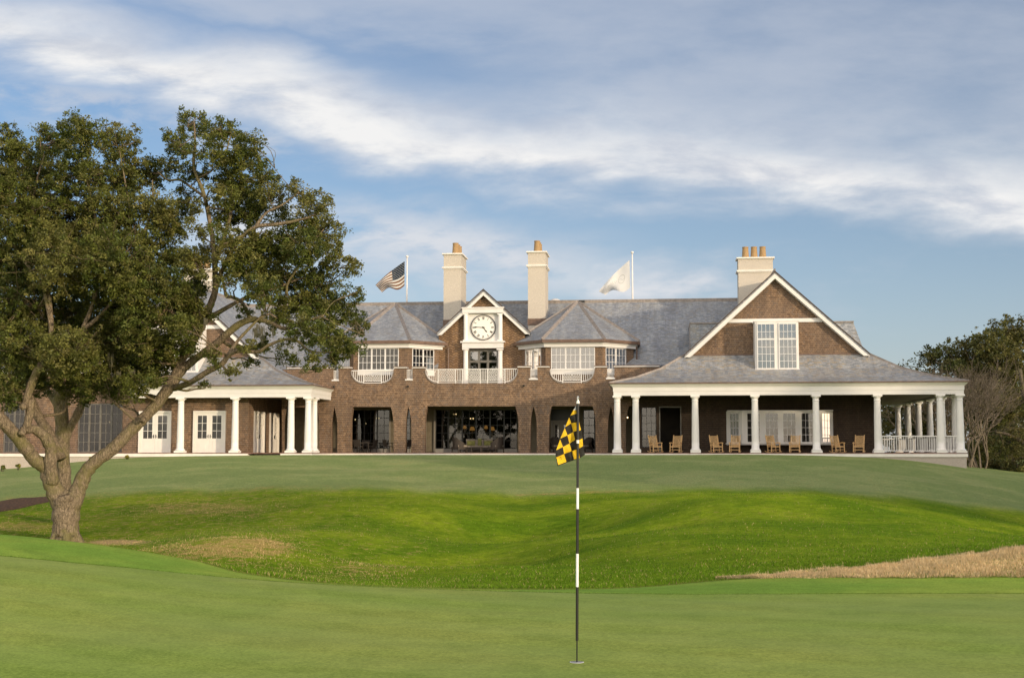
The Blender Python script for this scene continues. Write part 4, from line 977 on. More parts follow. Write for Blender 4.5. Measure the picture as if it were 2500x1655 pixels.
# ---- porch railing at right
rl = MB()
def rail(u0, v0, u1, v1, step=.145):
    a_, b_ = Vector((u0, v0, 0)), Vector((u1, v1, 0)); L_ = (b_ - a_).length; r = (b_ - a_).normalized(); nn = Vector((r.y, -r.x, 0))
    rl.T = Matrix.Translation(a_) @ Matrix(((r.x, nn.x, 0, 0), (r.y, nn.y, 0, 0), (0, 0, 1, 0), (0, 0, 0, 1)))
    rl.box(.2, L_ - .2, -.05, .05, ZD + 1.03, ZD + 1.1); rl.box(.2, L_ - .2, -.03, .03, ZD + .1, ZD + .16)
    n = int((L_ - .5) / step)
    for i in range(n + 1): x = .27 + (L_ - .54) * i / max(1, n); rl.box(x - .02, x + .02, -.021, .021, ZD + .16, ZD + 1.03)
    rl.box(L_ / 2 - .05, L_ / 2 + .05, -.04, .04, ZD, ZD + .1); rl.T = None
u4, u5 = hu(2142, 0), hu(2295, 0)
rail(u4, 0, u5, 0); rail(u5, 0, uC, 0)
for v0, v1 in ((0, 1.35), (1.35, 5.3), (5.3, 9.3), (9.3, 13.3), (13.3, 17.4), (17.4, 21.6)): rail(uC, v0, uC, v1)
rail(d_, 21.6, uC, 21.6)
rl.build('porch_railing', M['white'], CH)
# ---- chimneys
def chimney(pa, pb, ycap, yband, ybase, v0, dep, pots):
    m = MB(); ua, ub = hu(pa, v0, 700), hu(pb, v0, 700); z1, zbd, z0 = hz(ycap, v0, pa), hz(yband, v0, pa), hz(ybase, v0, pa)
    m.box(ua, ub, v0, v0 + dep, z0 - 3, z1); ch = m.build('chimney', M['tabby'], CH)
    c = MB(); c.box(ua - .12, ub + .12, v0 - .12, v0 + dep + .12, z1, z1 + .1); c.box(ua - .12, ub + .12, v0 - .12, v0 + dep + .12, zbd - .1, zbd); c.box(ua - .06, ub + .06, v0 - .06, v0 + dep + .06, zbd - .16, zbd - .102); c.build('chimney_cap', M['stone'], ch)
    f = MB(); f.box(ua - .03, ub + .03, v0 - .04, v0 + dep + .04, z0 - .5, z0); f.build('flashing', M['copper'], ch)
    for pu, pv in pots:
        p_ = MB(); p_.lathe(pu(ua, ub), v0 + pv * dep, [(.30, 0), (.30, .05), (.26, .12), (.215, .78), (.235, .8), (.235, .86), (.20, .86), (.18, .6)], 20, z1 + .1); p_.build('chimney_pot', M['pot'], ch, smooth=False)
vch = vE + (hz(783, 11.6, 1250) - zEv) / (zR0 - zEv) * (vR - vE)
row = [(lambda a, b: (a + b) / 2, t) for t in (.18, .5, .82)]
row1 = [(lambda a, b: a + .62 * (b - a), t) for t in (.2, .52, .84)]
chimney(1083, 1125.6, 622, 652, 781, 11.8, 2.7, row1); chimney(1289, 1331.5, 617, 647, 778, 11.8, 2.6, row)
chimney(1803, 1888, 632, 660, 760, 10.5, 1.3, [(lambda a, b: a + .23 * (b - a), .5), (lambda a, b: a + .48 * (b - a), .5), (lambda a, b: a + .73 * (b - a), .5)])
chimney(448, 515, 660, 684, 760, 10.5, 1.3, [(lambda a, b: a + .23 * (b - a), .5), (lambda a, b: a + .48 * (b - a), .5), (lambda a, b: a + .73 * (b - a), .5)])
# ---- left wing with tall glass doors
wg = MB(); V1 = 2.4; zTop = hz(900, V1, 150); g0_, g1_ = hu(193, V1), hu(300, V1); h0, h1 = hu(12, V1), hu(62, V1); zg = hz(985, V1, 250)
wg.box(hu(-260, V1), h0, V1, V1 + .3, ZD, zTop); wg.box(h0, h1, V1, V1 + .3, zg, zTop); wg.box(h1, g0_, V1, V1 + .3, ZD, zTop); wg.box(g0_, g1_, V1, V1 + .3, zg, zTop); wg.box(g1_, hu(322, V1), V1, V1 + .3, ZD, zTop)
wg.build('wing_wall', M['shingle'], CH)
n = 4
for k in range(n):
    ua, ub = g0_ + (g1_ - g0_) * k / n, g0_ + (g1_ - g0_) * (k + 1) / n; window((ua, V1 + .05, ZD + .02), (1, 0, 0), ub - ua, zg - ZD - .03, 2, 5, fw=.07, mw=.035, glassm='glassv', frame='gunmetal')
for k in range(2):
    ua, ub = h0 + (h1 - h0) * k / 2, h0 + (h1 - h0) * (k + 1) / 2; window((ua, V1 + .05, ZD + .02), (1, 0, 0), ub - ua, zg - ZD - .03, 2, 5, fw=.07, mw=.035, glassm='glassv', frame='gunmetal')
m = MB(); m.box(hu(-260, V1), hu(322, V1), V1 + 4, V1 + 4.1, ZD, zTop); m.build('inner_wall', M['interior'], CH)
m = MB(); m.slab([(hu(-260, V1), V1 - .5, zTop), (hu(326, V1), V1 - .5, zTop), (hu(326, V1), V1 + 7, zTop + 4.2), (hu(-260, V1), V1 + 7, zTop + 4.2)], .15); m.build('roof', M['slate'], CH)
m = MB(); m.box(hu(-260, V1), hu(326, V1), V1 - .35, V1 - .02, zTop - .35, zTop - .02); m.build('frieze', M['white'], CH)
# small white roof ventilator behind the ridge
m = MB(); uv_, zv_ = hit(1355, 741, 16.5); m.lathe(uv_, 16.8, [(.42, -1.2), (.42, .22), (.36, .32), (.2, .4), (.01, .42)], 24, zv_); m.build('roof_vent', M['white'], CH, smooth=False)
m = MB(); u_, z_ = hit(1413, 738, VT + 5); m.box(u_ + .02, u_ + .45, VT + 4.9, VT + 5.2, z_ - .02, z_ + .12); m.build('roof_light', M['black'], CH)
# downspout and small wall lights
m = MB(); u_ = hu(1094, VC - .2); m.tube([(u_, VC - .15, hz(850, VC, 1094)), (u_, VC - .15, zBF)], .045, 10); u_ = hu(1556, VT + 2.4); m.tube([(u_, VT + 2.2, hz(842, VT + 2, 1550)), (u_, VT + 2.2, zBF)], .05, 10); m.build('downspout', M['copper'], CH)
for px, py in ((816, 945), (997, 944), (1279, 942)):
    m = MB(); u_, z_ = hit(px, py, VM); m.lathe(u_, VM - .12, [(.05, -.07), (.07, .07)], 10, z_); m.box(u_ - .02, u_ + .02, VM - .12, VM, z_ - .02, z_ + .02); m.build('wall_light', M['black'], CH)
# ------------------------------------------------------------------ furniture on the terrace
def rocking_chair():
    root = empty('rocking_chair')
    W = .29; s = MB()
    for i in range(7): y = -.25 + i * .078; s.box(-.27, .27, y, y + .062, .415, .437)
    s.box(-.29, .29, -.27, -.245, .36, .413); s.box(-.29, .29, .24, .262, .36, .413); s.build('seat', M['teak'], root)
    b = MB(); lean = .27
    for sx in (-1, 1): b.bar((sx * W, .26, .40), (sx * W, .26 + lean, 1.17), .05, .04)
    f = lambda z: .26 + lean * (z - .40) / .77
    b.bar((-W, f(1.1), 1.1), (W, f(1.1), 1.1), .03, .09); b.bar((-W, f(.48), .48), (W, f(.48), .48), .03, .06)
    for i in range(7): x = -.225 + i * .075; b.bar((x, f(.48), .48), (x, f(1.07), 1.07), .042, .018)
    b.build('backrest', M['teak'], root)
    for sx in (-1, 1):
        a = MB(); a.tube([(sx * .33, -.3, .64), (sx * .33, 0, .665), (sx * .31, .33, .63)], [.035, .04, .03], 6); a.build('armrest', M['teak'], root)
        l = MB(); l.bar((sx * .32, -.27, .05), (sx * .31, -.25, .64), .045, .045); l.build('leg', M['teak'], root)
        l = MB(); l.bar((sx * .30, .2, .05), (sx * .29, .28, .5), .045, .045); l.build('leg', M['teak'], root)
        r = MB(); pts = [(sx * .31, -.5 + 1.1 * k / 8, .022 + .30 * ((k / 8 - .45) ** 2)) for k in range(9)]; r.tube(pts, .022, 6); r.build('rocker', M['teak'], root)
    t = MB(); t.bar((-.31, -.25, .2), (.31, -.25, .2), .025); t.bar((-.3, .2, .17), (.3, .2, .17), .025); t.build('stretcher', M['teak'], root)
    return root
RC = rocking_chair()
def place(o, px, v, rz, py=1103, label=None, cat=None, group=None):
    o.location = toW(hu(px, v), v, ZD + .004); o.rotation_euler = (0, 0, rz - TH)
    tag(o, label, cat, group); return o
CL = [(1600, .47, 'teak rocking chair in front of the dark window left of the open doorway'), (1649, -.3, 'teak rocking chair in front of the open dark doorway'),
      (1748, .36, 'teak rocking chair against the dark wall just left of the bay window'), (1793, -.2, 'teak rocking chair in front of the leftmost slanted pane of the bay window'),
      (1887, .45, 'teak rocking chair turned right in front of the middle of the bay window'), (1939, -.22, 'teak rocking chair facing the lawn between the last two bay window panes'),
      (2044, .40, 'teak rocking chair overlapping the right end of the bay window'), (2095, -.3, 'rightmost teak rocking chair, beside the column where the porch railing begins')]
for i, (px, rz, lb) in enumerate(CL):
    o = RC if i == 0 else copy_tree(RC)
    place(o, px, 1.7, rz, label=lb, cat='chair', group='teak rocking chairs along the right porch')
def wicker_chair():
    root = empty('wicker_armchair'); b = MB()
    n = 14; prof = []
    for k in range(n + 1):
        a = math.pi * (-.05 + 1.1 * k / n); r = .40; z = .62 + .36 * max(0, math.sin(a)) ** 1.5
        prof.append((r * math.cos(a), r * .9 * math.sin(a), z))
    vs = [(x, y, .2) for x, y, z in prof] + [(x * 1.12, y * 1.15, z) for x, y, z in prof] + [(x * .9, y * .9, .2) for x, y, z in prof] + [(x * 1.02, y * 1.03, z - .01) for x, y, z in prof]; m_ = n + 1; fs = []
    for k in range(n): fs += [(k, k + 1, m_ + k + 1, m_ + k), (2 * m_ + k + 1, 2 * m_ + k, 3 * m_ + k, 3 * m_ + k + 1), (m_ + k, m_ + k + 1, 3 * m_ + k + 1, 3 * m_ + k)]
    b.add(vs, fs); b.build('backrest', M['wicker'], root)
    s = MB(); s.box(-.37, .37, -.38, .33, .2, .36); s.build('seat', M['wicker'], root)
    c = MB(); c.box(-.32, .32, -.36, .28, .362, .46); c.build('seat_cushion', M['cushion'], root)
    for x in (-.33, .33):
        for y in (-.33, .28): l = MB(); l.bar((x * 1.05, y * 1.05, 0), (x, y, .2), .05); l.build('leg', M['wicker'], root)
    return root
WC = wicker_chair(); gW = 'dark wicker armchairs in the loggia'
place(WC, 1121, 6.9, 2.35, label='dark wicker armchair seen from behind at the left end of the loggia sofa', cat='armchair', group=gW)
WC.scale = (1.15,) * 3
o = copy_tree(WC); place(o, 1212, 6.9, -2.3, label='dark wicker armchair seen from behind at the right end of the loggia sofa', cat='armchair', group=gW)
for px, rz, lb in ((1358, .5, 'dark wicker armchair in front of the grey double doors behind the chequered flag'), (1428, -.7, 'dark wicker armchair by the right jamb of the opening behind the chequered flag'),):
    o = copy_tree(WC); place(o, px, 7.6, rz, label=lb, cat='armchair', group=gW)
def sofa():
    root = empty('wicker_sofa'); b = MB(); b.box(-1.0, 1.0, -.38, .38, .18, .38); b.build('seat', M['wicker'], root)
    b = MB(); b.box(-1.0, 1.0, .28, .4, .38, .95); b.build('backrest', M['wicker'], root)
    for sx in (-1, 1): b = MB(); b.box(sx * 1.0, sx * 1.1, -.38, .4, .1, .66); b.build('armrest', M['wicker'], root)
    for i in range(3):
        b = MB(); b.box(-.98 + i * .66, -.98 + i * .66 + .64, -.38, .27, .382, .5); b.build('seat_cushion', M['cushion'], root)
        b = MB(); b.box(-.97 + i * .66, -.97 + i * .66 + .62, .12, .275, .502, .98 - .03 * (i == 1)); b.build('back_cushion', M['cushion'], root)
    for sx in (-1, 1):
        for y in (-.33, .33): b = MB(); b.box(sx * .95 - .03, sx * .95 + .03, y - .03, y + .03, 0, .178); b.build('leg', M['wicker'], root)
    return root
place(sofa(), 1170, 8.3, 0, label='dark wicker sofa with tan cushions in the middle of the loggia', cat='sofa')
def pillow(px, w, h, z, lb, rot=0, mat='olivefab'):
    m = MB(); n = 6; vs = []; fs = []
    for s in (-1, 1):
        for i in range(n + 1):
            for j in range(n + 1):
                x, zz = -1 + 2 * i / n, -1 + 2 * j / n; d_ = (1 - x * x) * (1 - zz * zz); vs.append((x * w / 2 * (1 - .06 * (1 - abs(zz))), s * (.012 + .08 * d_ ** .5), h / 2 + zz * h / 2))
    N = (n + 1) ** 2
    for s in (0, 1):
        for i in range(n):
            for j in range(n):
                a = s * N + i * (n + 1) + j; q = (a, a + n + 1, a + n + 2, a + 1); fs.append(q if s == 0 else q[::-1])
    m.add(vs, fs); o = m.build('throw_pillow', M[mat], None, smooth=True); v = 8.28
    o.location = toW(hu(px, v), v, ZD + z); o.rotation_euler = (-.15, 0, -TH); tag(o, lb, 'pillow', 'chartreuse pillows on the loggia sofa')
pillow(1150, .6, .34, .52, 'wide chartreuse lumbar pillow at the left end of the loggia sofa')
pillow(1171, .28, .5, .52, 'narrow upright chartreuse pillow in the middle of the loggia sofa')
pillow(1192, .6, .34, .52, 'wide chartreuse lumbar pillow at the right end of the loggia sofa')
def table(w, d_, h, nm, r=False):
    root = empty(nm); m = MB()
    if r: m.lathe(0, 0, [(w / 2, h - .04), (w / 2, h)], 24)
    else: m.box(-w / 2, w / 2, -d_ / 2, d_ / 2, h - .05, h)
    m.build('tabletop', M['wicker'], root)
    for x in (-1, 1):
        for y in (-1, 1): l = MB(); k = .35 if r else .45; l.box(x * w * k - .03, x * w * k + .03, y * d_ * k - .03, y * d_ * k + .03, 0, h - .051); l.build('leg', M['wicker'], root)
    return root
place(table(.75, .6, .42, 'coffee_table'), 1164, 6.7, 0, label='low dark wicker coffee table in front of the loggia sofa', cat='table')
place(table(1.2, 1.2, .74, 'dining_table', True), 890, 7.3, 0, label='dark round dining table in the loggia opening left of centre', cat='table')
def dchair():
    root = empty('dining_chair'); m = MB(); m.box(-.25, .25, -.25, .25, .41, .46); m.build('seat', M['wicker'], root)
    m = MB(); m.add([(-.25, .22, .46), (.25, .22, .46), (.28, .34, .92), (-.28, .34, .92), (-.25, .25, .46), (.25, .25, .46), (.28, .37, .92), (-.28, .37, .92)], [(0, 1, 2, 3), (7, 6, 5, 4), (0, 4, 5, 1), (1, 5, 6, 2), (2, 6, 7, 3), (3, 7, 4, 0)]); m.build('backrest', M['wicker'], root)
    for sx in (-1, 1):
        for sy in (-1, 1): m = MB(); m.bar((sx * .27, sy * .28, 0), (sx * .22, sy * .22, .41), .035); m.build('leg', M['wicker'], root)
        m = MB(); m.bar((sx * .26, -.2, .46), (sx * .26, -.2, .66), .03); m.bar((sx * .26, -.22, .66), (sx * .27, .28, .68), .04); m.build('armrest', M['wicker'], root)
    return root
DC = dchair()
for i, (px, v, rz, lb) in enumerate([(876, 6.6, 2.9, 'dark dining chair with its back to the lawn at the left of the round table'), (908, 7.1, -1.9, 'dark dining chair turned sideways at the right of the round table'), (949, 6.8, 2.3, 'dark dining chair by the right jamb of the opening left of centre'), (997, 6.9, -2.4, 'dark chair seen through the narrow pointed slot left of the sofa'), (893, 8.2, .1, 'dark dining chair behind the round table facing the lawn')]):
    o = DC if i == 0 else copy_tree(DC); place(o, px, v, rz, label=lb, cat='chair', group='dark dining chairs in the loggia')
# lamps indoors
def lamp(px, py, v, w, lb):
    u, z = hit(px, py, v); root = empty('table_lamp'); root.location = toW(u, v, z); root.rotation_euler = (0, 0, -TH)
    m = MB(); m.lathe(0, 0, [(w / 2, -.14), (w * .3, .14)], 16); m.build('lamp_shade', M['shade'], root); m = MB(); m.lathe(0, 0, [(.09, -.62), (.1, -.58), (.03, -.5), (.09, -.34), (.03, -.2), (.015, -.1)], 12); m.build('lamp_base', M['brass'], root)
    t = MB(); tz_ = z - .62; t.box(-.25, .25, -.25, .25, -.66, -.621); 
    for x in (-.2, .2):
        for y in (-.2, .2): t.box(x - .02, x + .02, y - .02, y + .02, ZD - z + .004, -.66)
    st_ = empty('side_table'); st_.location = root.location; st_.rotation_euler = root.rotation_euler
    t.build('tabletop', M['wicker'], st_); tag(st_, 'side table under the ' + lb, 'table', 'side tables under the lit lamps')
    tag(root, lb, 'lamp', 'lit lamps behind the loggia windows')
for a in ((1134.5, 1042, 12.5, .3, 'small lit amber lamp behind the third loggia pane from the left'), (1153, 1046, 11.3, .42, 'larger lit amber lamp left of the middle of the loggia window'), (1186.5, 1042, 12.5, .3, 'small lit amber lamp right of the middle of the loggia window'), (1201.5, 1046, 11.3, .42, 'larger lit amber lamp behind the fifth loggia pane from the left')): lamp(*a)
lamp(1581, 1057, 6.0, .42, 'lit amber lamp behind the dark window left of the porch doorway')
def bulbs(px, py, v, lb, n=2, sp=.2):
    u, z = hit(px, py, v); root = empty('wall_sconce'); root.location = toW(u, v, z); root.rotation_euler = (0, 0, -TH)
    for k in range(n): m = MB(); x = (k - (n - 1) / 2) * sp; m.lathe(x, 0, [(.01, -.045), (.045, -.01), (.045, .02), (.01, .05)], 10); m.build('bulb', M['bulb'], root)
    m = MB(); m.box(-sp * n / 2, sp * n / 2, .03, .05, -.1, -.06); m.tube([(0, .04, -.08), (0, .04, .25)], .012, 6); m.build('bracket', M['brass'], root); tag(root, lb, 'light', 'small lit bulbs indoors')
bulbs(1110.5, 1011, 11, 'pair of small lit bulbs behind the upper left of the wide loggia window'); bulbs(1152, 1021.5, 11, 'pair of small lit bulbs above the larger amber lamp')
bulbs(867.5, 1024, 11, 'single bright bulb at the left of the loggia opening with the dining table', 1); bulbs(894, 1033.5, 11.5, 'single lower bulb left of the middle of the loggia opening with the dining table', 1); bulbs(922, 1020.5, 11, 'pair of bright bulbs right of the middle of the opening with the dining table')
bulbs(1532, 1019, 7.5, 'single dim bulb behind the two leftmost porch columns', 1); bulbs(1490, 1058, 11, 'single warm bulb seen through the narrow slot beside the right porch', 1); bulbs(1197, 857, VC + .9, 'pair of bulbs behind the window under the clock', 2, .12)
bulbs(271, 1030, 4.5, 'pair of amber bulbs behind the tall glass doors at far left'); 
# ------------------------------------------------------------------ flagpoles and flags
def flagpole(px, ytop, ybot, v, corners, mat, label, flab):
    root = empty('flagpole'); u, zt = hit(px, ytop, v); zb = hz(ybot, v, px) - 9
    root.location = toW(u, v, zb); H = zt - zb
    m = MB(); m.lathe(0, 0, [(.11, 0), (.075, H * .7), (.055, H - .12)], 16); m.build('pole', M['white'], root, smooth=True)
    m = MB(); m.lathe(0, 0, [(.02, -.13), (.05, -.1), (.12, -.02), (.13, .03), (.1, .1), (.02, .13)], 16, H); m.build('finial', M['white'], root, smooth=True)
    # flag: bilinear patch between hoist and fly with ripples
    nu, nv = 60, 30; W = np.zeros((nu + 1, nv + 1, 3)); ht, hb, ft, fb = [np.array(hit(a, b, v)) for a, b in corners]
    base = np.array(toW(0, 0, 0)); rl_ = np.array(root.location)
    for i in range(nu + 1):
        s = i / nu
        for j in range(nv + 1):
            t = j / nv; A = ht + (ft - ht) * s + np.array([0, .28 * math.sin(math.pi * s)]) * (1 - t) * .6; Bq = hb + (fb - hb) * s + np.array([0, -.22 * math.sin(2 * math.pi * s)])
            p = A + (Bq - A) * t
            off = .30 * s * math.sin(5.2 * s + 3.2 * t) + .10 * math.sin(9 * s - 6 * t) * s
            W[i, j] = np.array(toW(p[0] + .0 * off, v + off, p[1])) - rl_
    vs = W.reshape(-1, 3); fs = []; n1 = nv + 1
    for i in range(nu):
        for j in range(nv): a = i * n1 + j; fs.append((a, a + n1, a + n1 + 1, a + 1))
    me = bpy.data.meshes.new('flag'); me.from_pydata([tuple(p) for p in vs], [], fs); me.update(); uvl = me.uv_layers.new(name='UVMap')
    for l in me.loops: k = l.vertex_index; uvl.data[l.index].uv = ((k // n1) / nu, 1 - (k % n1) / nv)
    me.materials.append(mat); me.shade_smooth(); o = bpy.data.objects.new('flag', me); COL.objects.link(o); o.parent = root; o['label'] = flab
    tag(root, label, 'flagpole', 'white flagpoles behind the roof ridge'); return root
def flag_us():
    m, t = newmat('stars_and_stripes'); uv = t.n('ShaderNodeUVMap'); sp = t.n('ShaderNodeSeparateXYZ', i_0=uv.outputs[0]); x, y = sp.outputs[0], sp.outputs[1]
    st_ = t.m('LESS_THAN', t.m('FRACT', t.m('MULTIPLY', t.m('SUBTRACT', 1.0, y), 6.5)), .5)
    col = t.mix(st_, (.76, .73, .66, 1), (.22, .10, .05, 1))
    can = t.m('MULTIPLY', t.m('LESS_THAN', x, .46), t.m('GREATER_THAN', y, 6 / 13))
    # stars: two offset lattices
    def lat(ox, oy):
        fx = t.m('SUBTRACT', t.m('FRACT', t.m('ADD', t.m('DIVIDE', x, .07), ox)), .5); fy = t.m('SUBTRACT', t.m('FRACT', t.m('ADD', t.m('DIVIDE', t.m('SUBTRACT', 1.0, y), .1077), oy)), .5)
        r = t.m('SQRT', t.m('ADD', t.m('MULTIPLY', fx, fx), t.m('MULTIPLY', t.m('MULTIPLY', fy, fy), .75)))
        a = t.m('ARCTAN2', fy, fx); k = t.m('ADD', .115, t.m('MULTIPLY', t.m('COSINE', t.m('MULTIPLY', a, 5.0)), .03)); return t.m('LESS_THAN', r, k)
    s_ = t.m('MAXIMUM', lat(0, 0), lat(.5, .5)); cc = t.mix(s_, (.015, .028, .05, 1), (.7, .68, .62, 1))
    col = t.mix(can, col, cc); b = t.n('ShaderNodeBsdfPrincipled', i_Base_Color=col, i_Roughness=.8); tl = t.n('ShaderNodeBsdfTranslucent', i_Color=col); mx = t.n('ShaderNodeMixShader', i_0=.35, i_1=b.outputs[0], i_2=tl.outputs[0]); o = t.n('ShaderNodeOutputMaterial'); t.link(mx.outputs[0], o.inputs[0]); return m
def flag_white():
    m, t = newmat('white_club_flag'); uv = t.n('ShaderNodeUVMap'); sp = t.n('ShaderNodeSeparateXYZ', i_0=uv.outputs[0]); x, y = sp.outputs[0], sp.outputs[1]
    dx_ = t.m('SUBTRACT', x, .30); dy = t.m('MULTIPLY', t.m('SUBTRACT', y, .54), .72); r = t.m('SQRT', t.m('ADD', t.m('MULTIPLY', dx_, dx_), t.m('MULTIPLY', dy, dy)))
    ring = t.m('LESS_THAN', t.m('ABSOLUTE', t.m('SUBTRACT', r, .115)), .011)
    sw = t.m('LESS_THAN', t.m('ABSOLUTE', t.m('SUBTRACT', dy, t.m('MULTIPLY', t.m('SINE', t.m('MULTIPLY', dx_, 27.0)), .035))), .010); sw = t.m('MULTIPLY', sw, t.m('LESS_THAN', r, .115))
    tx = t.m('MULTIPLY', t.m('MULTIPLY', t.m('GREATER_THAN', x, .46), t.m('LESS_THAN', x, .82)), t.m('LESS_THAN', t.m('ABSOLUTE', t.m('SUBTRACT', t.m('SUBTRACT', y, .54), t.m('MULTIPLY', t.m('SINE', t.m('MULTIPLY', x, 95.0)), .05))), .022))
    col = t.mix(t.m('MAXIMUM', t.m('MAXIMUM', ring, sw), tx), (.84, .83, .80, 1), (.64, .64, .60, 1)); b = t.n('ShaderNodeBsdfPrincipled', i_Base_Color=col, i_Roughness=.8); tl = t.n('ShaderNodeBsdfTranslucent', i_Color=col); mx = t.n('ShaderNodeMixShader', i_0=.35, i_1=b.outputs[0], i_2=tl.outputs[0]); o = t.n('ShaderNodeOutputMaterial'); t.link(mx.outputs[0], o.inputs[0]); return m
flagpole(994, 627, 745, 22, [(988, 638), (987.5, 697), (918, 697), (931, 713)], flag_us(), 'white flagpole flying the stars and stripes behind the left turret', 'stars and stripes flag')
flagpole(1543.5, 617, 738, 22, [(1537, 635), (1538.5, 702), (1462, 712), (1478, 719)], flag_white(), 'white flagpole flying a white flag with a ring emblem right of the right turret', 'white flag with a pale grey emblem')
# ------------------------------------------------------------------ golf flagstick
def flagstick():
    root = empty('golf_flagstick'); YB = 10.62
    X0, Yb = None, None
    d = ray(1408.5, 1616)
    Ys = np.linspace(9.5, 12, 600); k = np.where(tz(d[0] / d[1] * Ys, Ys) + .016 >= d[2] / d[1] * Ys)[0][0]; YB = Ys[k]; X0 = d[0] / d[1] * YB; z0 = float(tz(X0, YB)) + .016
    root.location = (X0, YB, z0); r = .0112
    zz = lambda py: float(P(1410, py, YB)[2]) - z0; xx = lambda py: float(P(np.interp(py, [970, 1616], [1411, 1408.5]), py, YB)[0]) - X0
    bk = simple('stick_black', (.012, .012, .012, 1), .3, .1, 5, .5); wh = simple('stick_white', (.82, .82, .8, 1), .35, .03, 5, .5)
    for a, b, rr, mt, nm in ((1616, 1563, .0055, bk, 'ferrule'), (1563, 1432, r, bk, 'stick'), (1432, 1351, r * .98, wh, 'stick'), (1351, 1242, r * .98, bk, 'stick'), (1242, 1191, r * .95, wh, 'stick'), (1191, 984, r * .9, bk, 'stick')):
        m = MB(); ya, yb_ = a + (6 if nm == 'ferrule' else 0), b; m.tube([(xx(ya), 0, zz(ya)), (xx(yb_), 0, zz(yb_))], rr, 18); m.build(nm, mt, root)
    m = MB(); m.tube([(xx(985), 0, zz(985)), (xx(979), 0, zz(979))], .0135, 18); m.build('collar', wh, root)
    m = MB(); m.tube([(xx(1082), 0, zz(1082)), (xx(1074), 0, zz(1074))], .0113, 18); m.build('collar', wh, root)
    m = MB(); m.tube([(xx(979), 0, zz(979)), (xx(968), 0, zz(968))], .0085, 14); m.tube([(xx(975), -.004, zz(975)), (xx(970) + .006, -.006, zz(970)), (xx(968), 0, zz(967.5))], .006, 8); m.build('flag_fitting', simple('chrome', (.5, .5, .48, 1), .25, .1, 5, .5, Metallic=1.0), root)
    # checked flag, cells measured on the cloth
    Yc = (.82, .50, .03); 
    yl = simple('flag_yellow', (.66, .42, .012, 1), .7, .06, 30); blk = simple('flag_black', (.016, .015, .012, 1), .75, .3, 30); wt = simple('flag_white_tip', (.7, .7, .7, 1), .7, .05, 5)
    cells = [('w', [(692, 335), (693, 395), (652, 400)]), ('y', [(652, 400), (693, 395), (702, 450), (605, 487)]), ('k', [(605, 487), (702, 450), (712, 590), (620, 607), (588, 515)]), ('y', [(588, 515), (620, 607), (520, 668)]),
             ('k', [(620, 607), (520, 668), (515, 683), (555, 800), (652, 745)][0:5]), ('y', [(620, 607), (712, 590), (712, 727), (652, 745)]), ('y', [(515, 683), (555, 800), (445, 850)]), ('k', [(555, 800), (445, 850), (440, 866), (485, 985), (588, 932)]),
             ('y', [(555, 800), (652, 745), (682, 873), (588, 932)]), ('k', [(652, 745), (712, 727), (716, 862), (682, 873)]), ('y', [(440, 866), (485, 985), (378, 1036)]), ('k', [(378, 1036), (485, 985), (503, 1097), (378, 1150), (366, 1108)]),
             ('y', [(485, 985), (588, 932), (626, 1050), (503, 1097)]), ('k', [(588, 932), (682, 873), (716, 862), (716, 1020), (626, 1050)]), ('y', [(378, 1150), (503, 1097), (541, 1222), (412, 1272)]), ('k', [(503, 1097), (626, 1050), (660, 1182), (541, 1222)]), ('y', [(626, 1050), (716, 1020), (716, 1172), (660, 1182)]),
             ('k', [(378, 1150), (412, 1272), (541, 1222), (660, 1182), (716, 1172), (716, 1182), (662, 1193), (545, 1234), (400, 1287), (366, 1108)]),
             ('y', [(712, 590), (745, 592), (772, 715), (742, 726), (712, 727)]), ('k', [(712, 727), (742, 726), (772, 715), (782, 720), (795, 850), (740, 877), (716, 862)]), ('y', [(716, 862), (740, 877), (795, 850), (803, 973), (745, 1005), (716, 1020)]),
             ('k', [(716, 1020), (745, 1005), (803, 973), (836, 1105), (758, 1160), (745, 1085), (716, 1090)]), ('y', [(716, 1090), (745, 1085), (758, 1160), (716, 1172)]), ('k', [(702, 450), (728, 440), (745, 592), (712, 590)])]
    def q(x, y):
        px, py = 1300 + x / 6.535, 940 + y / 6.535
        dpt = .022 + .035 * math.sin((x - 716) / 70.0) * (1 - .2 * math.sin(y / 150.)) + (.02 if x < 716 else .0)
        s_ = (y - 330) / 950.
        dpt = .014 + s_ * .05 * math.sin((716 - x) / 75. + .3)
        if x > 716: dpt = .014 + s_ * .03 * (x - 716) / 60.
        p = P(px, py, YB + dpt); return (p[0] - X0, p[1] - YB, p[2] - z0)
    fl = empty('flag'); fl.parent = root; fl['label'] = 'black and yellow chequered flag'
    import bmesh
    bm = bmesh.new()
    for cc, pl in cells:
        tri = tessellate_polygon([[Vector((x, y, 0)) for x, y in pl]]); vv = [bm.verts.new(q(*p)) for p in pl]
        for t_ in tri:
            try: f = bm.faces.new([vv[i] for i in t_]); f.material_index = 'kyw'.index(cc)
            except ValueError: pass
    bmesh.ops.remove_doubles(bm, verts=bm.verts, dist=.0006); 
    bmesh.ops.subdivide_edges(bm, edges=bm.edges, cuts=4, use_grid_fill=True)
    bmesh.ops.recalc_face_normals(bm, faces=bm.faces)
    COL.objects.unlink(fl); bpy.data.objects.remove(fl)
    me = bpy.data.meshes.new('flag'); bm.to_mesh(me); bm.free()
    for mt in (blk, yl, wt): me.materials.append(mt)
    for v_ in me.vertices:
        v_.co.y += .011 * math.sin(v_.co.x * 62 + v_.co.z * 16) + .004 * math.sin(v_.co.x * 25 - v_.co.z * 60)
    o = bpy.data.objects.new('flag', me); COL.objects.link(o); o.parent = root; o['label'] = 'black and yellow chequered cloth flag'
    so = o.modifiers.new('s', 'SOLIDIFY'); so.thickness = .0015
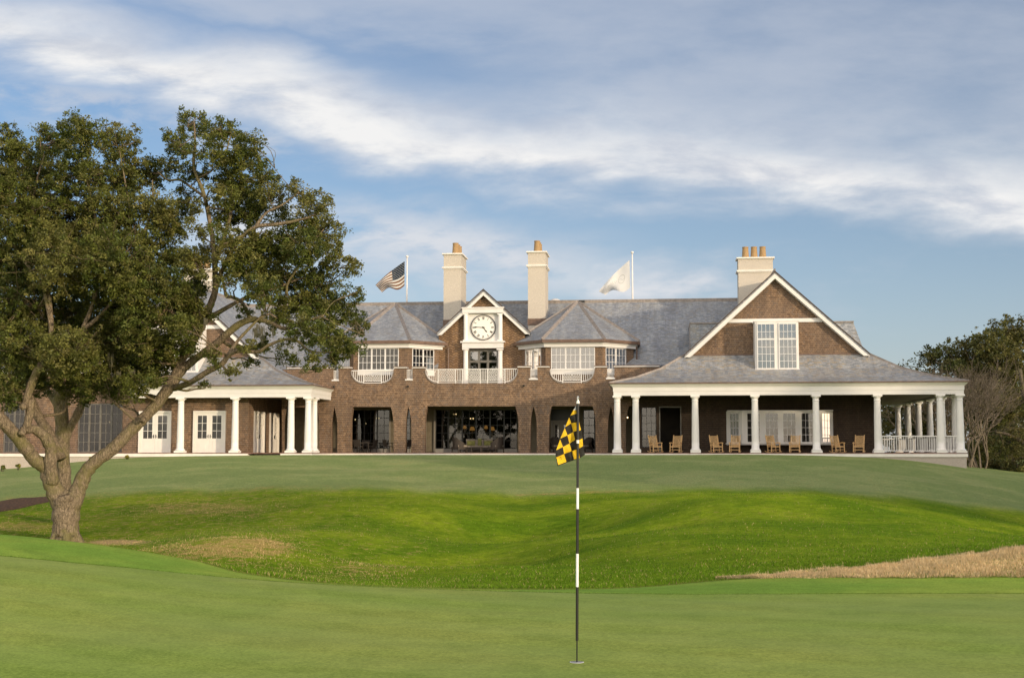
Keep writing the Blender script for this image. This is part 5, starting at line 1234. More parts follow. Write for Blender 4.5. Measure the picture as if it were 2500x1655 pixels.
    m = MB(); a = q(452, 1140); b = q(460, 1185); m.bar((a[0], a[1] - .012, a[2]), (b[0], b[1] - .012, b[2]), .003, .002); a2 = q(444, 1152); m.bar((a2[0], a2[1] - .012, a2[2]), (a[0], a[1] - .012, a[2]), .002, .002); m.build('flag_number', blk, root)
    tag(root, 'black and white banded flagstick with a yellow and black chequered flag standing in the hole', 'flagstick')
    # cup: white rim and grey disc, shade inside the cup put into its colour
    c = empty('golf_hole'); c.location = (X0, YB, z0)
    m = MB(); n = 28
    vs = []; fs = []
    for k in range(n): a = 2 * math.pi * k / n; vs += [(.054 * math.cos(a), .054 * math.sin(a), .0015), (.054 * math.cos(a), .054 * math.sin(a), -.004), (.05 * math.cos(a), .05 * math.sin(a), .004), (.0565 * math.cos(a), .0565 * math.sin(a), .0025)]
    for k in range(n):
        j = (k + 1) % n; fs.append((4 * k, 4 * j, 4 * j + 3, 4 * k + 3)); fs.append((4 * k + 2, 4 * j + 2, 4 * j, 4 * k))
    m.add(vs, fs); m.build('cup_rim', wh, c); disc(.05, -.0025, -.0015, 28)
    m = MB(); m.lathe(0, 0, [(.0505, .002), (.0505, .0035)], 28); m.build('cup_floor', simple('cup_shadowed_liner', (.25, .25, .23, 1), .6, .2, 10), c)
    tag(c, 'white lined golf hole around the foot of the flagstick', 'golf hole')
flagstick()
# ------------------------------------------------------------------ trees
def barkmat(name, a, b, moss):
    m, t = newmat(name); tc = t.n('ShaderNodeTexCoord'); mp = t.n('ShaderNodeMapping', i_0=tc.outputs['Object']); mp.inputs['Scale'].default_value = (5, 5, 1.6)
    n1 = t.n('ShaderNodeTexNoise', i_Vector=mp.outputs[0], i_Scale=3.2, i_Detail=9.0, i_Roughness=.75); n2 = t.n('ShaderNodeTexNoise', i_Vector=tc.outputs['Object'], i_Scale=1.1, i_Detail=6.0, i_Roughness=.65); vo = t.n('ShaderNodeTexVoronoi', i_Vector=mp.outputs[0], i_Scale=2.8, feature='DISTANCE_TO_EDGE')
    c = t.mix(t.ss(n1.outputs[0], .35, .65), a, b); c = t.mix(t.m('MULTIPLY', t.ss(vo.outputs[0], .12, .0), .6), c, tuple(x * .35 for x in a[:3]) + (1,))
    g = t.n('ShaderNodeNewGeometry'); sz = t.n('ShaderNodeSeparateXYZ', i_0=g.outputs['Position'])
    c = t.mix(t.m('MULTIPLY', t.ss(n2.outputs[0], .46, .64), .7), c, moss)
    h = t.m('ADD', n1.outputs[0], t.m('MULTIPLY', vo.outputs[0], .8)); finish(t, c, .9, h, .9, .05, .1); return m
M['bark'] = barkmat('oak_bark', (.125, .098, .066, 1), (.33, .26, .175, 1), (.16, .15, .05, 1)); M['bark2'] = barkmat('grey_bark', (.07, .06, .045, 1), (.17, .14, .105, 1), (.15, .14, .06, 1))
M['twig'] = barkmat('pale_twig', (.13, .105, .08, 1), (.29, .24, .185, 1), (.17, .15, .09, 1))
def spline(pts, n=5):
    pts = np.array(pts, float); out = []
    for i in range(len(pts) - 1):
        p0, p1, p2, p3 = pts[max(i - 1, 0)], pts[i], pts[i + 1], pts[min(i + 2, len(pts) - 1)]
        for k in range(n): out.append(catmull(p0, p1, p2, p3, k / n))
    out.append(pts[-1]); return np.array(out)
class Wood:
    def __init__(s): s.v = []; s.f = []; s.nodes = []
    def limb(s, pts, radii, n=9, wob=.03, reg=True, sp=5):
        q = spline([list(p) + [r] for p, r in zip(pts, radii)], sp); P3, rr = q[:, :3], np.maximum(q[:, 3], .006)
        if wob: P3 = P3 + rng.normal(0, 1, P3.shape) * (wob * rr[:, None]); rr = rr * (1 + rng.normal(0, .05, len(rr)))
        vs, fs = tubemesh(list(P3), list(rr), n)
        o = len(s.v); s.v += vs; s.f += [tuple(i + o for i in f) for f in fs]
        if reg: s.nodes += [(p, r) for p, r in zip(P3, rr)]
    def build(s, name, mat, parent):
        me = bpy.data.meshes.new(name); me.from_pydata([tuple(p) for p in s.v], [], s.f); me.update(); me.shade_smooth(); me.materials.append(mat)
        o = bpy.data.objects.new(name, me); COL.objects.link(o); o.parent = parent; return o
def leaves(centers, rad, counts, size, cols, asp=.5, flat=.8):
    """leaf clumps: centers (n,3), rad (n,), counts (n,), per clump colour (n,3)"""
    idx = np.repeat(np.arange(len(centers)), counts); n = len(idx)
    d = rng.normal(0, 1, (n, 3)); d /= np.linalg.norm(d, axis=1)[:, None]; d *= (rng.uniform(0, 1, n) ** .5)[:, None]; d[:, 2] *= flat
    c = centers[idx] + d * rad[idx][:, None]
    a = rng.normal(0, 1, (n, 3)); a[:, 2] *= .7; a /= np.linalg.norm(a, axis=1)[:, None]; b = rng.normal(0, 1, (n, 3)); b -= (b * a).sum(1)[:, None] * a; b /= np.linalg.norm(b, axis=1)[:, None]
    L = size * rng.uniform(.6, 1.3, n)[:, None]; W = L * asp
    q = np.stack([c - a * L / 2, c + b * W / 2 - a * L * .05, c + a * L / 2, c - b * W / 2 - a * L * .05], 1)
    col = cols[idx] * rng.uniform(.65, 1.35, n)[:, None]; return q, col
OAKC = [np.array([.105, .128, .024]), np.array([.155, .16, .036]), np.array([.06, .085, .02]), np.array([.24, .21, .07])]
def crown(parent, W, blobs, Y, dspread, scale_px, leafsize, dens, mat, seed, depthf=1.0, twigs=True, cols=OAKC, cpr=.26, nl=26, twr=.018):
    r_ = np.random.default_rng(seed); C, Rr, N, K = [], [], [], []
    nodes = np.array([p for p, r in W.nodes]); nr = np.array([r for p, r in W.nodes])
    for bi, b in enumerate(blobs):
        px, py, rp = b[0], b[1], b[2]; dn = b[3] if len(b) > 3 else 1.0
        dy = b[4] if len(b) > 4 else r_.uniform(-1, 1) * dspread
        c0 = P(px, py, Y + dy); R0 = rp * (Y) / FPX
        m_ = max(3, int(dens * dn * (R0 / cpr) ** 2 * 1.5)); d = r_.normal(0, 1, (m_, 3)); d /= np.linalg.norm(d, axis=1)[:, None]; ex = np.where(r_.uniform(0, 1, m_) < .13, r_.uniform(1.0, 1.38, m_), r_.uniform(.05, 1, m_) ** .5); d *= ex[:, None] * R0; d[:, 1] *= depthf; d[:, 2] *= .92
        cc = c0 + d
        base = cols[r_.integers(len(cols))] * .5 + cols[0] * .5
        for p, e_ in zip(cc, ex):
            C.append(p); Rr.append(cpr * r_.uniform(.4, 1.05) * (.6 if e_ > 1 else 1)); N.append(int(nl * r_.uniform(.5, 1.5) * (.4 if e_ > 1 else 1))); K.append((base * .6 + cols[r_.integers(len(cols))] * .4) * r_.uniform(.75, 1.25))
        if twigs and len(nodes):
            # main bough to blob then twigs to clumps
            dd = np.linalg.norm(nodes - c0, axis=1) + (nodes[:, 2] > c0[2] + .3) * 1.5; k = int(np.argmin(dd)); s0 = nodes[k]; rr = min(nr[k] * .6, .018 + .022 * dd[k])
            mid = (s0 + c0) / 2 + r_.normal(0, .12 * dd[k], 3) + np.array([0, 0, -.04 * dd[k]]); mid2 = (mid + c0) / 2 + r_.normal(0, .08 * dd[k], 3)
            W.limb([s0, mid, mid2, c0], [rr, rr * .75, rr * .55, rr * .4], 6, .05, reg=False, sp=4)
            sel = r_.choice(m_, min(m_, max(3, m_ // 5)), replace=False)
            for j in sel:
                e = cc[j]; st_ = [mid2, c0, mid][r_.integers(3)]; mm = (st_ + e) / 2 + r_.normal(0, .12 * R0, 3)
                W.limb([st_, mm, e + (e - mm) * .25], [twr * .9, twr * .65, twr * .3], 4, 0, reg=False, sp=3)
    q, col = leaves(np.array(C), np.array(Rr), np.array(N), leafsize, np.array(K))
    return quads_obj('crown', q, mat, col, parent)
def L(pts, Y, dys=None):
    n = len(pts); out = []
    for i, p in enumerate(pts): out.append(P(p[0], p[1], Y + (p[2] if len(p) > 2 else 0)))
    return out
S45 = 45 / FPX
def rel(W, loc):
    W.v = [tuple(np.array(p) - loc) for p in W.v]
def live_oak():
    Y = 45; W = Wood(); r = lambda p: p * S45
    zb = float(tz(*(P(160, 1322, Y)[:2])))
    base = P(161, 1320, Y)
    W.limb(L([(161, 1345), (160, 1322), (160, 1290), (161, 1250), (162, 1224), (162, 1206), (162, 1196)], Y), [r(39), r(34), r(31.5), r(32), r(31), r(22), r(8)], 18, .02)
    # root flare
    for a in (-2.4, -1.2, -.2, .8, 2.0, 3.0):
        W.limb([base + np.array([.1 * math.cos(a), .1 * math.sin(a), .6]), base + np.array([.38 * math.cos(a), .38 * math.sin(a), .12]), base + np.array([.75 * math.cos(a), .75 * math.sin(a), -.25])], [r(14), r(11), r(5)], 8, .03)
    W.limb(L([(154, 1262), (142, 1215), (125, 1175, -.1), (112, 1140, -.2), (85, 1122, -.5), (62, 1092, -.8), (32, 1056, -1.2), (0, 1022, -1.6), (-60, 958, -2), (-120, 880, -2)], Y), [r(17), r(23), r(21), r(19), r(16), r(16), r(15), r(14), r(11), r(8)], 12)
    W.limb(L([(128, 1180, -.2), (123, 1133, -.4), (124, 1095, -.5), (108, 1064, -.7), (82, 1047, -.9), (60, 1050, -1.1)], Y), [r(17), r(15), r(14), r(13), r(11), r(10)], 10)
    W.limb(L([(62, 1052, -1.1), (72, 1012, -1.2), (76, 975, -1.2), (62, 990, -1.3)], Y)[:3] , [r(9), r(10), r(10)], 10)
    W.limb(L([(60, 992, -1.3), (76, 940, -1.4), (92, 905, -1.5), (110, 882, -1.4), (135, 868, -1.3), (162, 838, -1.2), (200, 808, -1), (245, 770, -1)], Y), [r(9), r(10), r(10), r(9), r(8), r(7), r(6), r(4)], 9)
    W.limb(L([(100, 905, -1.4), (118, 870, -1.4), (125, 800, -1.3), (120, 720, -1)], Y), [r(8), r(7), r(6), r(5)], 8)
    W.limb(L([(150, 1120, .4), (120, 1060, .6), (88, 1005, .8), (62, 940, 1), (35, 885, 1.2), (5, 820, 1.3), (-20, 700, 1)], Y), [r(13), r(13), r(11), r(10), r(9), r(8), r(5)], 10)
    # right limb and its forks
    W.limb(L([(168, 1262), (180, 1222), (193, 1190), (208, 1155), (235, 1125), (274, 1096), (316, 1053, .1), (351, 1020, .2), (386, 982, .3), (421, 933, .3), (450, 893, .3)], Y), [r(16), r(22), r(20), r(18), r(16), r(15.5), r(15), r(14), r(14), r(14), r(12)], 14)
    W.limb(L([(421, 933, .3), (440, 885, .3), (464, 848, .2), (485, 812, .1), (503, 774, 0), (517, 736, 0), (526, 700), (522, 612), (514, 551), (498, 475), (474, 411), (476, 354), (474, 300)], Y), [r(12), r(10), r(9.5), r(9.5), r(9.5), r(8.5), r(8), r(6.5), r(6), r(5), r(4), r(3), r(2)], 10)
    W.limb(L([(524, 650), (540, 600, .3), (553, 560, .4), (567, 499, .5), (560, 450, .6), (550, 400, .6), (560, 340, .6)], Y), [r(6), r(5), r(5), r(4.5), r(3.5), r(2.5), r(1.5)], 8)
    W.limb(L([(530, 690), (552, 640, -.4), (580, 590, -.6), (623, 555, -.9), (683, 547, -1.1), (740, 535, -1.2), (780, 520, -1.2)], Y), [r(6.5), r(5.5), r(5), r(5), r(4.5), r(3), r(2)], 8)
    W.limb(L([(623, 555, -.9), (650, 520, -.8), (690, 500, -.8), (730, 470, -.8)], Y), [r(4), r(3), r(2.5), r(1.5)], 6)
    W.limb(L([(498, 480), (470, 460, .5), (440, 440, .7), (410, 440, .8), (385, 420, .9)], Y), [r(4), r(3), r(3), r(2.5), r(2)], 6)
    W.limb(L([(448, 898, .3), (486, 870, .2), (527, 840, 0), (555, 815, -.2), (582, 793, -.3), (615, 780, -.4), (656, 786, -.6), (695, 802, -.7), (739, 788, -.8), (790, 770, -1)], Y), [r(11), r(9.5), r(9), r(9), r(8.5), r(7), r(5.5), r(5), r(4), r(2)], 10)
    W.limb(L([(612, 780, -.4), (600, 755, -.4), (588, 736, -.5), (565, 725, -.5), (552, 722, -.5), (545, 690, -.5), (535, 660, -.6)], Y), [r(5.5), r(5), r(4.5), r(4), r(4), r(3), r(2)], 7)
    W.limb(L([(512, 776), (547, 755, .4), (588, 733, .6), (624, 719, .8), (680, 700, .9), (740, 680, 1), (800, 690, 1)], Y), [r(6.5), r(5.5), r(5), r(4.5), r(3.5), r(2.5), r(1.5)], 8)
    W.limb(L([(425, 948, .3), (464, 934, -.2), (505, 908, -.5), (541, 889, -.8), (560, 865, -.9), (588, 856, -1), (629, 859, -1.2), (656, 843, -1.4), (695, 829, -1.5), (728, 834, -1.6), (760, 858, -1.6), (810, 860, -1.6)], Y), [r(8), r(7.5), r(7), r(6.5), r(6), r(5), r(4.5), r(4), r(3.5), r(3), r(2.2), r(1.4)], 9)
    W.limb(L([(556, 868, -.9), (582, 830, -.8), (610, 800, -.7), (640, 770, -.6)], Y), [r(5), r(4), r(3.5), r(2)], 7)
    W.limb(L([(700, 720, .6), (703, 690, .6), (730, 650, .5), (760, 600, .5), (790, 560, .4)], Y), [r(3.5), r(3), r(2.6), r(2), r(1.5)], 6)
    for pp_, rr_ in (([(200, 808, -1), (232, 720, -.8), (242, 600, -.5), (222, 480, -.3), (200, 390), (196, 330)], [6, 5, 4, 3, 2.2, 1.2]), ([(125, 800, -1.3), (108, 700, -1), (90, 600, -.8), (82, 480, -.5), (108, 380)], [5.5, 5, 4, 3, 1.5]), ([(120, 720, -1), (62, 640, -.8), (10, 560, -.4), (-30, 480)], [5, 4, 3, 1.5]),
                     ([(245, 770, -1), (300, 700, -.8), (332, 600, -.5), (312, 480, -.2), (292, 370)], [4, 3.6, 3, 2.2, 1.3]), ([(332, 600, -.5), (370, 520, -.3), (372, 440)], [3, 2.4, 1.5]), ([(82, 480, -.5), (40, 420, -.3), (20, 370)], [3, 2, 1.2]), ([(291, 780, -.5), (350, 740, .2), (400, 690, .5), (430, 620, .6)], [4, 3.4, 2.6, 1.6])):
        W.limb(L(pp_, Y), [r(q) for q in rr_], 7)
    # pruned stubs
    W.limb(L([(351, 1021, -.2), (349, 1027, -.38)], Y), [r(7), r(6.5)], 10, 0, reg=False); W.limb(L([(58, 1048, -1.1), (52, 1060, -1.35)], Y), [r(9), r(8)], 10, 0, reg=False); W.limb(L([(60, 990, -1.3), (55, 993, -1.6)], Y), [r(9), r(8)], 10, 0, reg=False)
    root = empty('live_oak', tuple(base))
    bl = [(20,355,52),(0,450,75),(130,340,50),(195,325,48),(285,345,50),(90,430,72),(190,430,75),(300,430,70),(372,425,38),(60,530,85),(170,530,85),(290,530,80),(385,505,45),(30,640,85),(150,640,90),(280,640,90),(370,610,55),(420,560,34),(50,750,85),(170,760,90),(290,750,88),(395,700,66),(440,770,50),(60,850,70),(170,855,65),(290,840,70),(380,830,60),(375,905,42),(315,905,42),(-60,500,80),(-60,650,80),(-70,800,80),(330,700,60),(110,580,70),(230,590,70),(340,790,55),(430,640,40),
          (470,300,34,.8),(520,312,28,.7),(432,345,36,.8),(480,372,32,.7),(560,330,32,.7),(618,345,22,.6),(590,378,42),(640,425,38,.9),(560,438,38),(415,400,28,.7),(600,480,48),(668,480,34,.8),(540,520,28,.7),(480,500,22,.4),(728,472,28,.7),(768,510,38,.9),(700,540,32,.8),(790,570,42),(740,605,42,.9),(806,625,34,.8),(650,590,38,.9),(600,640,48),(545,615,28,.7),(690,660,48),(780,690,48),(845,648,28,.6),(872,640,14,.5),(640,705,40,.9),(720,740,52),(800,750,48),(858,720,28,.6),(862,790,34,.8),(800,825,40,.9),(740,800,42,.8),(855,850,30,.8),(680,775,32,.7),(700,868,26,.6),(640,835,28,.6),(592,765,18,.5),(822,885,18,.6),(765,885,24,.6),(560,905,18,.6),(612,885,16,.5),(500,948,14,.5),(530,560,22,.5),(450,470,24,.5),(560,690,26,.5),(470,640,36,.9),(480,700,34,.8),(452,830,34,.8),(520,870,24,.6),(600,845,20,.5)]
    bl = [b if (len(b) > 3 or b[0] > 445) else (b[0], b[1], b[2] * .95, 1.05) for b in bl]; bl = [(b[0], b[1], b[2] * (1.1 if b[0] < 445 else 1.22), (b[3] if len(b) > 3 else 1) * (1.6 if b[0] < 445 else 1.5)) for b in bl] + [(500,430,30,1),(520,470,30,.8),(548,478,32,1.1),(585,530,40,1.3),(620,520,40,1.3),(560,580,34,1.1),(610,600,42,1.3),(480,560,30,1),(505,620,30,1),(450,510,32,1.2),(400,545,44,1.5),(460,420,26,1),(535,385,30,1.2),(520,345,26,1.2),(700,600,44,1.4),(745,560,36,1.2),(640,660,40,1.4),(580,660,36,1.2),(470,738,36,1.3),(430,715,40,1.3),(505,765,24,.9),(475,790,28,1),(450,860,28,.9),(20,935,50,1.4),(100,930,46,1.3),(170,935,44,1.2),(240,935,48,1.4),(320,935,44,1.4),(290,960,34,1.1),(210,970,28,1),(30,975,34,1),(382,925,24,1), (60, 890, 50, 1.2), (130, 880, 55, 1.2), (200, 880, 55, 1.2), (270, 880, 45, 1.2), (400, 880, 42, 1.2), (360, 860, 50, 1.2), (0, 880, 50, 1.2), (440, 800, 40, 1.3)]
    crown(root, W, bl, Y, 2.1, S45, .092, 5.2, M['leaf'], 3, 1.5, nl=52)
    loc = np.array(base); rel(W, loc); W.build('trunk', M['bark'], root)
    for ch in root.children:
        if ch.name.startswith('crown'): ch.location = tuple(-loc)
    # hanging moss
    for px, py, ln, wd in ((628, 790, 38, 5), (640, 795, 40, 5), (622, 800, 25, 3), (322, 900, 40, 6), (290, 905, 35, 5), (500, 775, 26, 3), (270, 860, 40, 6), (240, 880, 30, 5), (666, 800, 22, 3)):
        q = []
        for k in range(30):
            x0 = px + rng.normal(0, wd * .8); l_ = ln * rng.uniform(.15, 1); yy = py + rng.uniform(0, ln * .3); dd = -.6 + rng.normal(0, .12)
            a = P(x0, yy, Y + dd); b = P(x0 + rng.normal(0, 2), yy + l_, Y + dd + rng.normal(0, .05)); q.append([a - [.008, 0, 0], a + [.008, 0, 0], b + [.004, 0, 0], b - [.004, 0, 0]])
        q = np.array(q); mo = quads_obj('moss', q - loc, M['leaf'], np.tile([[.17, .16, .105]], (len(q), 1)), root)
    tag(root, 'large live oak with forked trunk and one long limb leaning right over the lawn', 'tree')
live_oak()
def generic_tree(name, px, ybase, Y, limbs, blobs, label, seed, leafsize=.2, dens=.8,  bark='bark2', trunk_r=14, dspread=2.5, cols=OAKC, group=None, cpr=.5, nl=22, X=None):
    W = Wood(); s = Y / FPX; base = P(px, ybase, Y)
    for pts, rr in limbs: W.limb(L(pts, Y), [q * s for q in rr], 9)
    root = empty(name, tuple(base)); crown(root, W, blobs, Y, dspread, s, leafsize, dens * 3.2, M['leaf'], seed, 1.4, cols=cols, cpr=cpr, nl=nl, twr=.03)
    loc = np.array(base); rel(W, loc); W.build('trunk', M[bark], root)
    for ch in root.children:
        if ch.name.startswith('crown'): ch.location = tuple(-loc)
    tag(root, label, 'tree', group); return root
# second oak just behind the first
zb2 = 1262
generic_tree('live_oak', 158, 1250, 51, [([(160, 1262), (158, 1200), (154, 1116), (151, 1046), (147, 980), (140, 930), (122, 890), (112, 800), (118, 700)], [21, 17, 16, 16, 17, 13, 11, 9, 6]),
   ([(160, 1075), (170, 1045), (190, 1010), (207, 968), (232, 940), (253, 912), (272, 880), (291, 846), (310, 780), (320, 700)], [9, 10, 10, 9, 8.5, 8, 7, 6, 5, 3]), ([(253, 912), (275, 900), (291, 893), (326, 877), (360, 850)], [6, 5.5, 5, 4, 3]),
   ([(150, 990), (165, 955), (185, 900), (200, 840), (210, 760)], [10, 9, 8, 6, 4]), ([(205, 968), (232, 945), (262, 932), (268, 930)], [6, 6, 5.5, 5]), ([(148, 1000), (120, 960, .5), (95, 900, .6), (70, 860, .8)], [9, 7, 6, 5])],
   [(60, 700, 80), (160, 720, 90), (260, 700, 85), (330, 760, 60), (120, 820, 70), (220, 830, 70), (300, 830, 55), (40, 820, 70), (-40, 780, 80), (350, 640, 60), (200, 600, 90), (80, 590, 90), (250, 900, 36, .7), (90, 905, 50, .8), (20, 900, 50, .9), (160, 900, 46, .7), (330, 900, 30, .6)],
   'upright live oak standing just behind the big forked oak at left', 11, .12, 1.0, 'bark', dspread=1.5, cpr=.34, nl=24)
DK = [np.array([.09, .10, .024]), np.array([.14, .13, .035]), np.array([.06, .078, .022]), np.array([.17, .14, .045])]
gB = 'trees behind the right end of the clubhouse'
generic_tree('live_oak', 2460, 1150, 122, [([(2470, 1160), (2468, 1080), (2475, 980), (2460, 900), (2450, 840)], [12, 10, 9, 7, 4]), ([(2470, 1060), (2440, 980), (2400, 930), (2350, 890)], [7, 6, 5, 3]), ([(2478, 1020), (2500, 940), (2540, 880)], [7, 6, 4]), ([(2475, 950), (2430, 880), (2400, 840)], [5, 4, 3])],
   [(2460, 812, 46, 3), (2420, 840, 46, 3), (2390, 900, 50, 3), (2450, 900, 60, 3), (2410, 1000, 50, 3), (2350, 960, 40, 3), (2440, 1050, 50, 3), (2500, 1000, 60, 3), (2330, 905, 36, 3), (2500, 830, 52, 2), (2385, 850, 42, 2), (2340, 858, 40, 2), (2300, 862, 34, 2), (2350, 900, 40, 2), (2420, 900, 52, 2), (2490, 910, 60, 2), (2560, 880, 70), (2270, 872, 28, 2), (2440, 960, 60, 2), (2380, 950, 50, 2), (2240, 888, 18, .8), (2480, 980, 50), (2560, 980, 60), (2300, 890, 30), (2520, 800, 40), (2260, 900, 24), (2200, 895, 14, .7)],
   'broad dark green live oak rising highest behind the right end of the porch', 21, .26, .85, dspread=3, group=gB, cols=DK, cpr=.62, nl=34)
generic_tree('live_oak', 2560, 1170, 104, [([(2560, 1175), (2555, 1100), (2530, 1020), (2500, 960), (2490, 900)], [14, 12, 10, 7, 4]), ([(2555, 1090), (2500, 1080), (2460, 1060), (2430, 1055)], [7, 6, 4, 3])],
   [(2490, 1040, 44, 1), (2450, 1080, 40, 1), (2520, 1100, 50, 1.4), (2480, 1120, 44, 1.4), (2470, 960, 34, .8), (2540, 960, 50), (2430, 1110, 30, .5), (2600, 1000, 60)],
   'dark live oak with bare pale boughs reaching in from the right edge', 22, .2, .7, dspread=2, group=gB, cols=DK, cpr=.5, nl=30)
generic_tree('live_oak', 2280, 1140, 135, [([(2280, 1150), (2275, 1050), (2270, 960), (2280, 900)], [10, 9, 7, 4])], [(2430, 1060, 60, 2), (2480, 1060, 60, 2), (2460, 1120, 50, 2), (2400, 1130, 40, 2), (2200, 1000, 50), (2250, 1010, 50), (2300, 1000, 55, 2), (2350, 1020, 50, 2), (2180, 1060, 45, 2.5), (2240, 1080, 50, 2.5), (2230, 1030, 50, 2.5), (2260, 1050, 40, 2.5), (2180, 1010, 45, 2.5), (2310, 1080, 50, 2.5), (2380, 1090, 50, 2), (2420, 1000, 50), (2160, 1000, 35), (2370, 950, 40), (2320, 940, 36)],
   'dark dense evergreen filling the gap behind the side porch columns', 23, .3, .9, dspread=3, group=gB, cols=[c * .8 for c in DK], cpr=.7, nl=30)
# far trees at left behind the wing
generic_tree('live_oak', 60, 1120, 120, [([(60, 1130), (60, 1000), (70, 900), (90, 800)], [12, 10, 8, 5])], [(0, 780, 70), (90, 760, 70), (180, 770, 60), (-60, 850, 80), (60, 850, 80), (160, 850, 70), (-60, 700, 70), (260, 800, 50)],
   'dark live oak behind the roof of the far left wing', 24, .3, .8, dspread=3, cols=DK, cpr=.7, nl=26)
# crape myrtles: bare, upright fans of pale stems
def myrtle(px, ybase, Y, h, w, seed, label, n0=7):
    r_ = np.random.default_rng(seed); W = Wood(); base = P(px, ybase, Y); s = Y / FPX; H = h * s; Wd = w * s
    def grow(p, d, l, r, lev):
        n = 4; pts = [p]; 
        for k in range(n): d = d + r_.normal(0, .13, 3) + np.array([0, 0, .035]); d /= np.linalg.norm(d); pts.append(pts[-1] + d * l / n)
        W.limb(pts, [r * (1 - .11 * k) for k in range(n + 1)], 5 if lev < 2 else 3, .02, reg=False, sp=2)
        if lev < 4:
            for k in range(3 if lev < 3 else 4):
                dd = d + r_.normal(0, .34, 3); dd[2] = abs(dd[2]) * .8 + .15; dd /= np.linalg.norm(dd); grow(pts[-1 if k < 2 else -2], dd, l * r_.uniform(.6, .85), max(r * .6, .012), lev + 1)
    for k in range(n0):
        a = 2 * math.pi * k / n0 + r_.uniform(-.3, .3); sp_ = r_.uniform(.15, .5); d = np.array([math.cos(a) * sp_, math.sin(a) * sp_, 1.]); d /= np.linalg.norm(d)
        grow(base + np.array([math.cos(a), math.sin(a), 0]) * .18 - np.array([0, 0, .2]), d, H * .36, .085, 0)
    root = empty('crape_myrtle', tuple(base)); rel(W, base); W.build('trunk', M['twig'], root)
    tag(root, label, 'tree', 'bare crape myrtles at the right end of the clubhouse')
myrtle(2362, 1148, 97, 250, 150, 31, 'bare leafless crape myrtle right beside the corner of the porch')
myrtle(2395, 1152, 101, 270, 150, 32, 'taller bare leafless crape myrtle with pale stems behind the first one')
myrtle(2290, 1140, 114, 250, 120, 33, 'bare leafless tree seen between the side porch columns', 5)
# undergrowth at right
def bush(px, py, Y, r, seed, label, cols=DK, size=.14, n=60, flat=.8, name='shrub', group=None):
    r_ = np.random.default_rng(seed); c0 = P(px, py, Y); R0 = r * Y / FPX; d = r_.normal(0, 1, (n, 3)); d /= np.linalg.norm(d, axis=1)[:, None]; d *= (r_.uniform(0, 1, n) ** .4)[:, None] * R0; d[:, 2] = d[:, 2] * flat
    K = np.array([cols[r_.integers(len(cols))] for _ in range(n)]); gz_ = float(tz(c0[0], c0[1])); base = np.array([c0[0], c0[1], gz_])
    C = c0 + d; q, col = leaves(C, np.full(n, R0 * .35), np.full(n, 40), size, K)
    root = empty(name, tuple(base)); quads_obj('foliage', q - base, M['leaf'], col, root); W = Wood()
    for k in range(5): e = C[k * 3 % n] - base; W.limb([np.array([0, 0, -.1]), e * .5 + r_.normal(0, .05, 3), e], [.03, .02, .01], 5, 0, reg=False)
    W.build('stem', M['bark2'], root); tag(root, label, 'shrub', group); return root
for i, (px, py, Y, r, lb) in enumerate([(2385, 1145, 106, 22, 'dark shrub low at the foot of the crape myrtles'), (2425, 1140, 108, 26, 'dark shrub under the oaks between the crape myrtles and the frame edge'), (2470, 1148, 106, 26, 'dark shrub at the right edge of the lawn, one in from the frame edge'), (2515, 1150, 104, 26, 'dark shrub cut by the right edge of the frame'),
      (2400, 1095, 118, 40, 'tall dark thicket behind the crape myrtles'), (2460, 1090, 118, 46, 'tall dark thicket right of the crape myrtles under the oaks'), (2340, 1110, 122, 36, 'dark thicket seen just right of the porch corner'), (2520, 1080, 114, 46, 'tall dark thicket cut by the right frame edge')]):
    bush(px, py, Y, r, 50 + i, lb, group='dark shrubs under the trees at right', size=.2, n=90)
for i, (px, py, Y, lb) in enumerate([(46 / 7.127, 1141, 83.2, 'small green weed at the foot of the terrace wall, leftmost'), (45, 1137, 83.5, 'small green weed at the foot of the terrace wall near the frame edge'), (225, 1119, 84.0, 'small green plant at the terrace wall between the oak and its leaning limb'), (311, 1114, 84.2, 'small green plant at the terrace wall left of the first white doors')]):
    bush(px, py, Y, 7, 70 + i, lb, cols=[np.array([.12, .16, .03]), np.array([.3, .25, .05])], size=.09, n=12, flat=.7, name='weed', group='small weeds along the terrace wall')
# mulch bed at left
def mulch():
    cx, cy = P(20, 1222, 58)[:2]; n = 50; vs = [(cx, cy, 0)]; fs = []
    rings = 8
    pts = []
    for k in range(rings + 1):
        for j in range(n):
            a = 2 * math.pi * j / n; rr = k / rings * (1 + .06 * math.sin(3 * a) + .04 * math.sin(7 * a)); x = cx + 1.62 * rr * math.cos(a) ; y = cy + 3.1 * rr * math.sin(a); pts.append((x, y, float(tz(x, y)) + .03 * (1 - (k / rings) ** 4) + .01))
    fs = []
    for k in range(rings):
        for j in range(n): b = (j + 1) % n; fs.append((k * n + j, k * n + b, (k + 1) * n + b, (k + 1) * n + j))
    m = MB(); m.add(pts, fs); M['mulch'] = simple('brown_mulch', (.10, .052, .022, 1), .95, .5, 9); o = m.build('mulch_bed', M['mulch'], None); tag(o, kind='structure')
mulch()
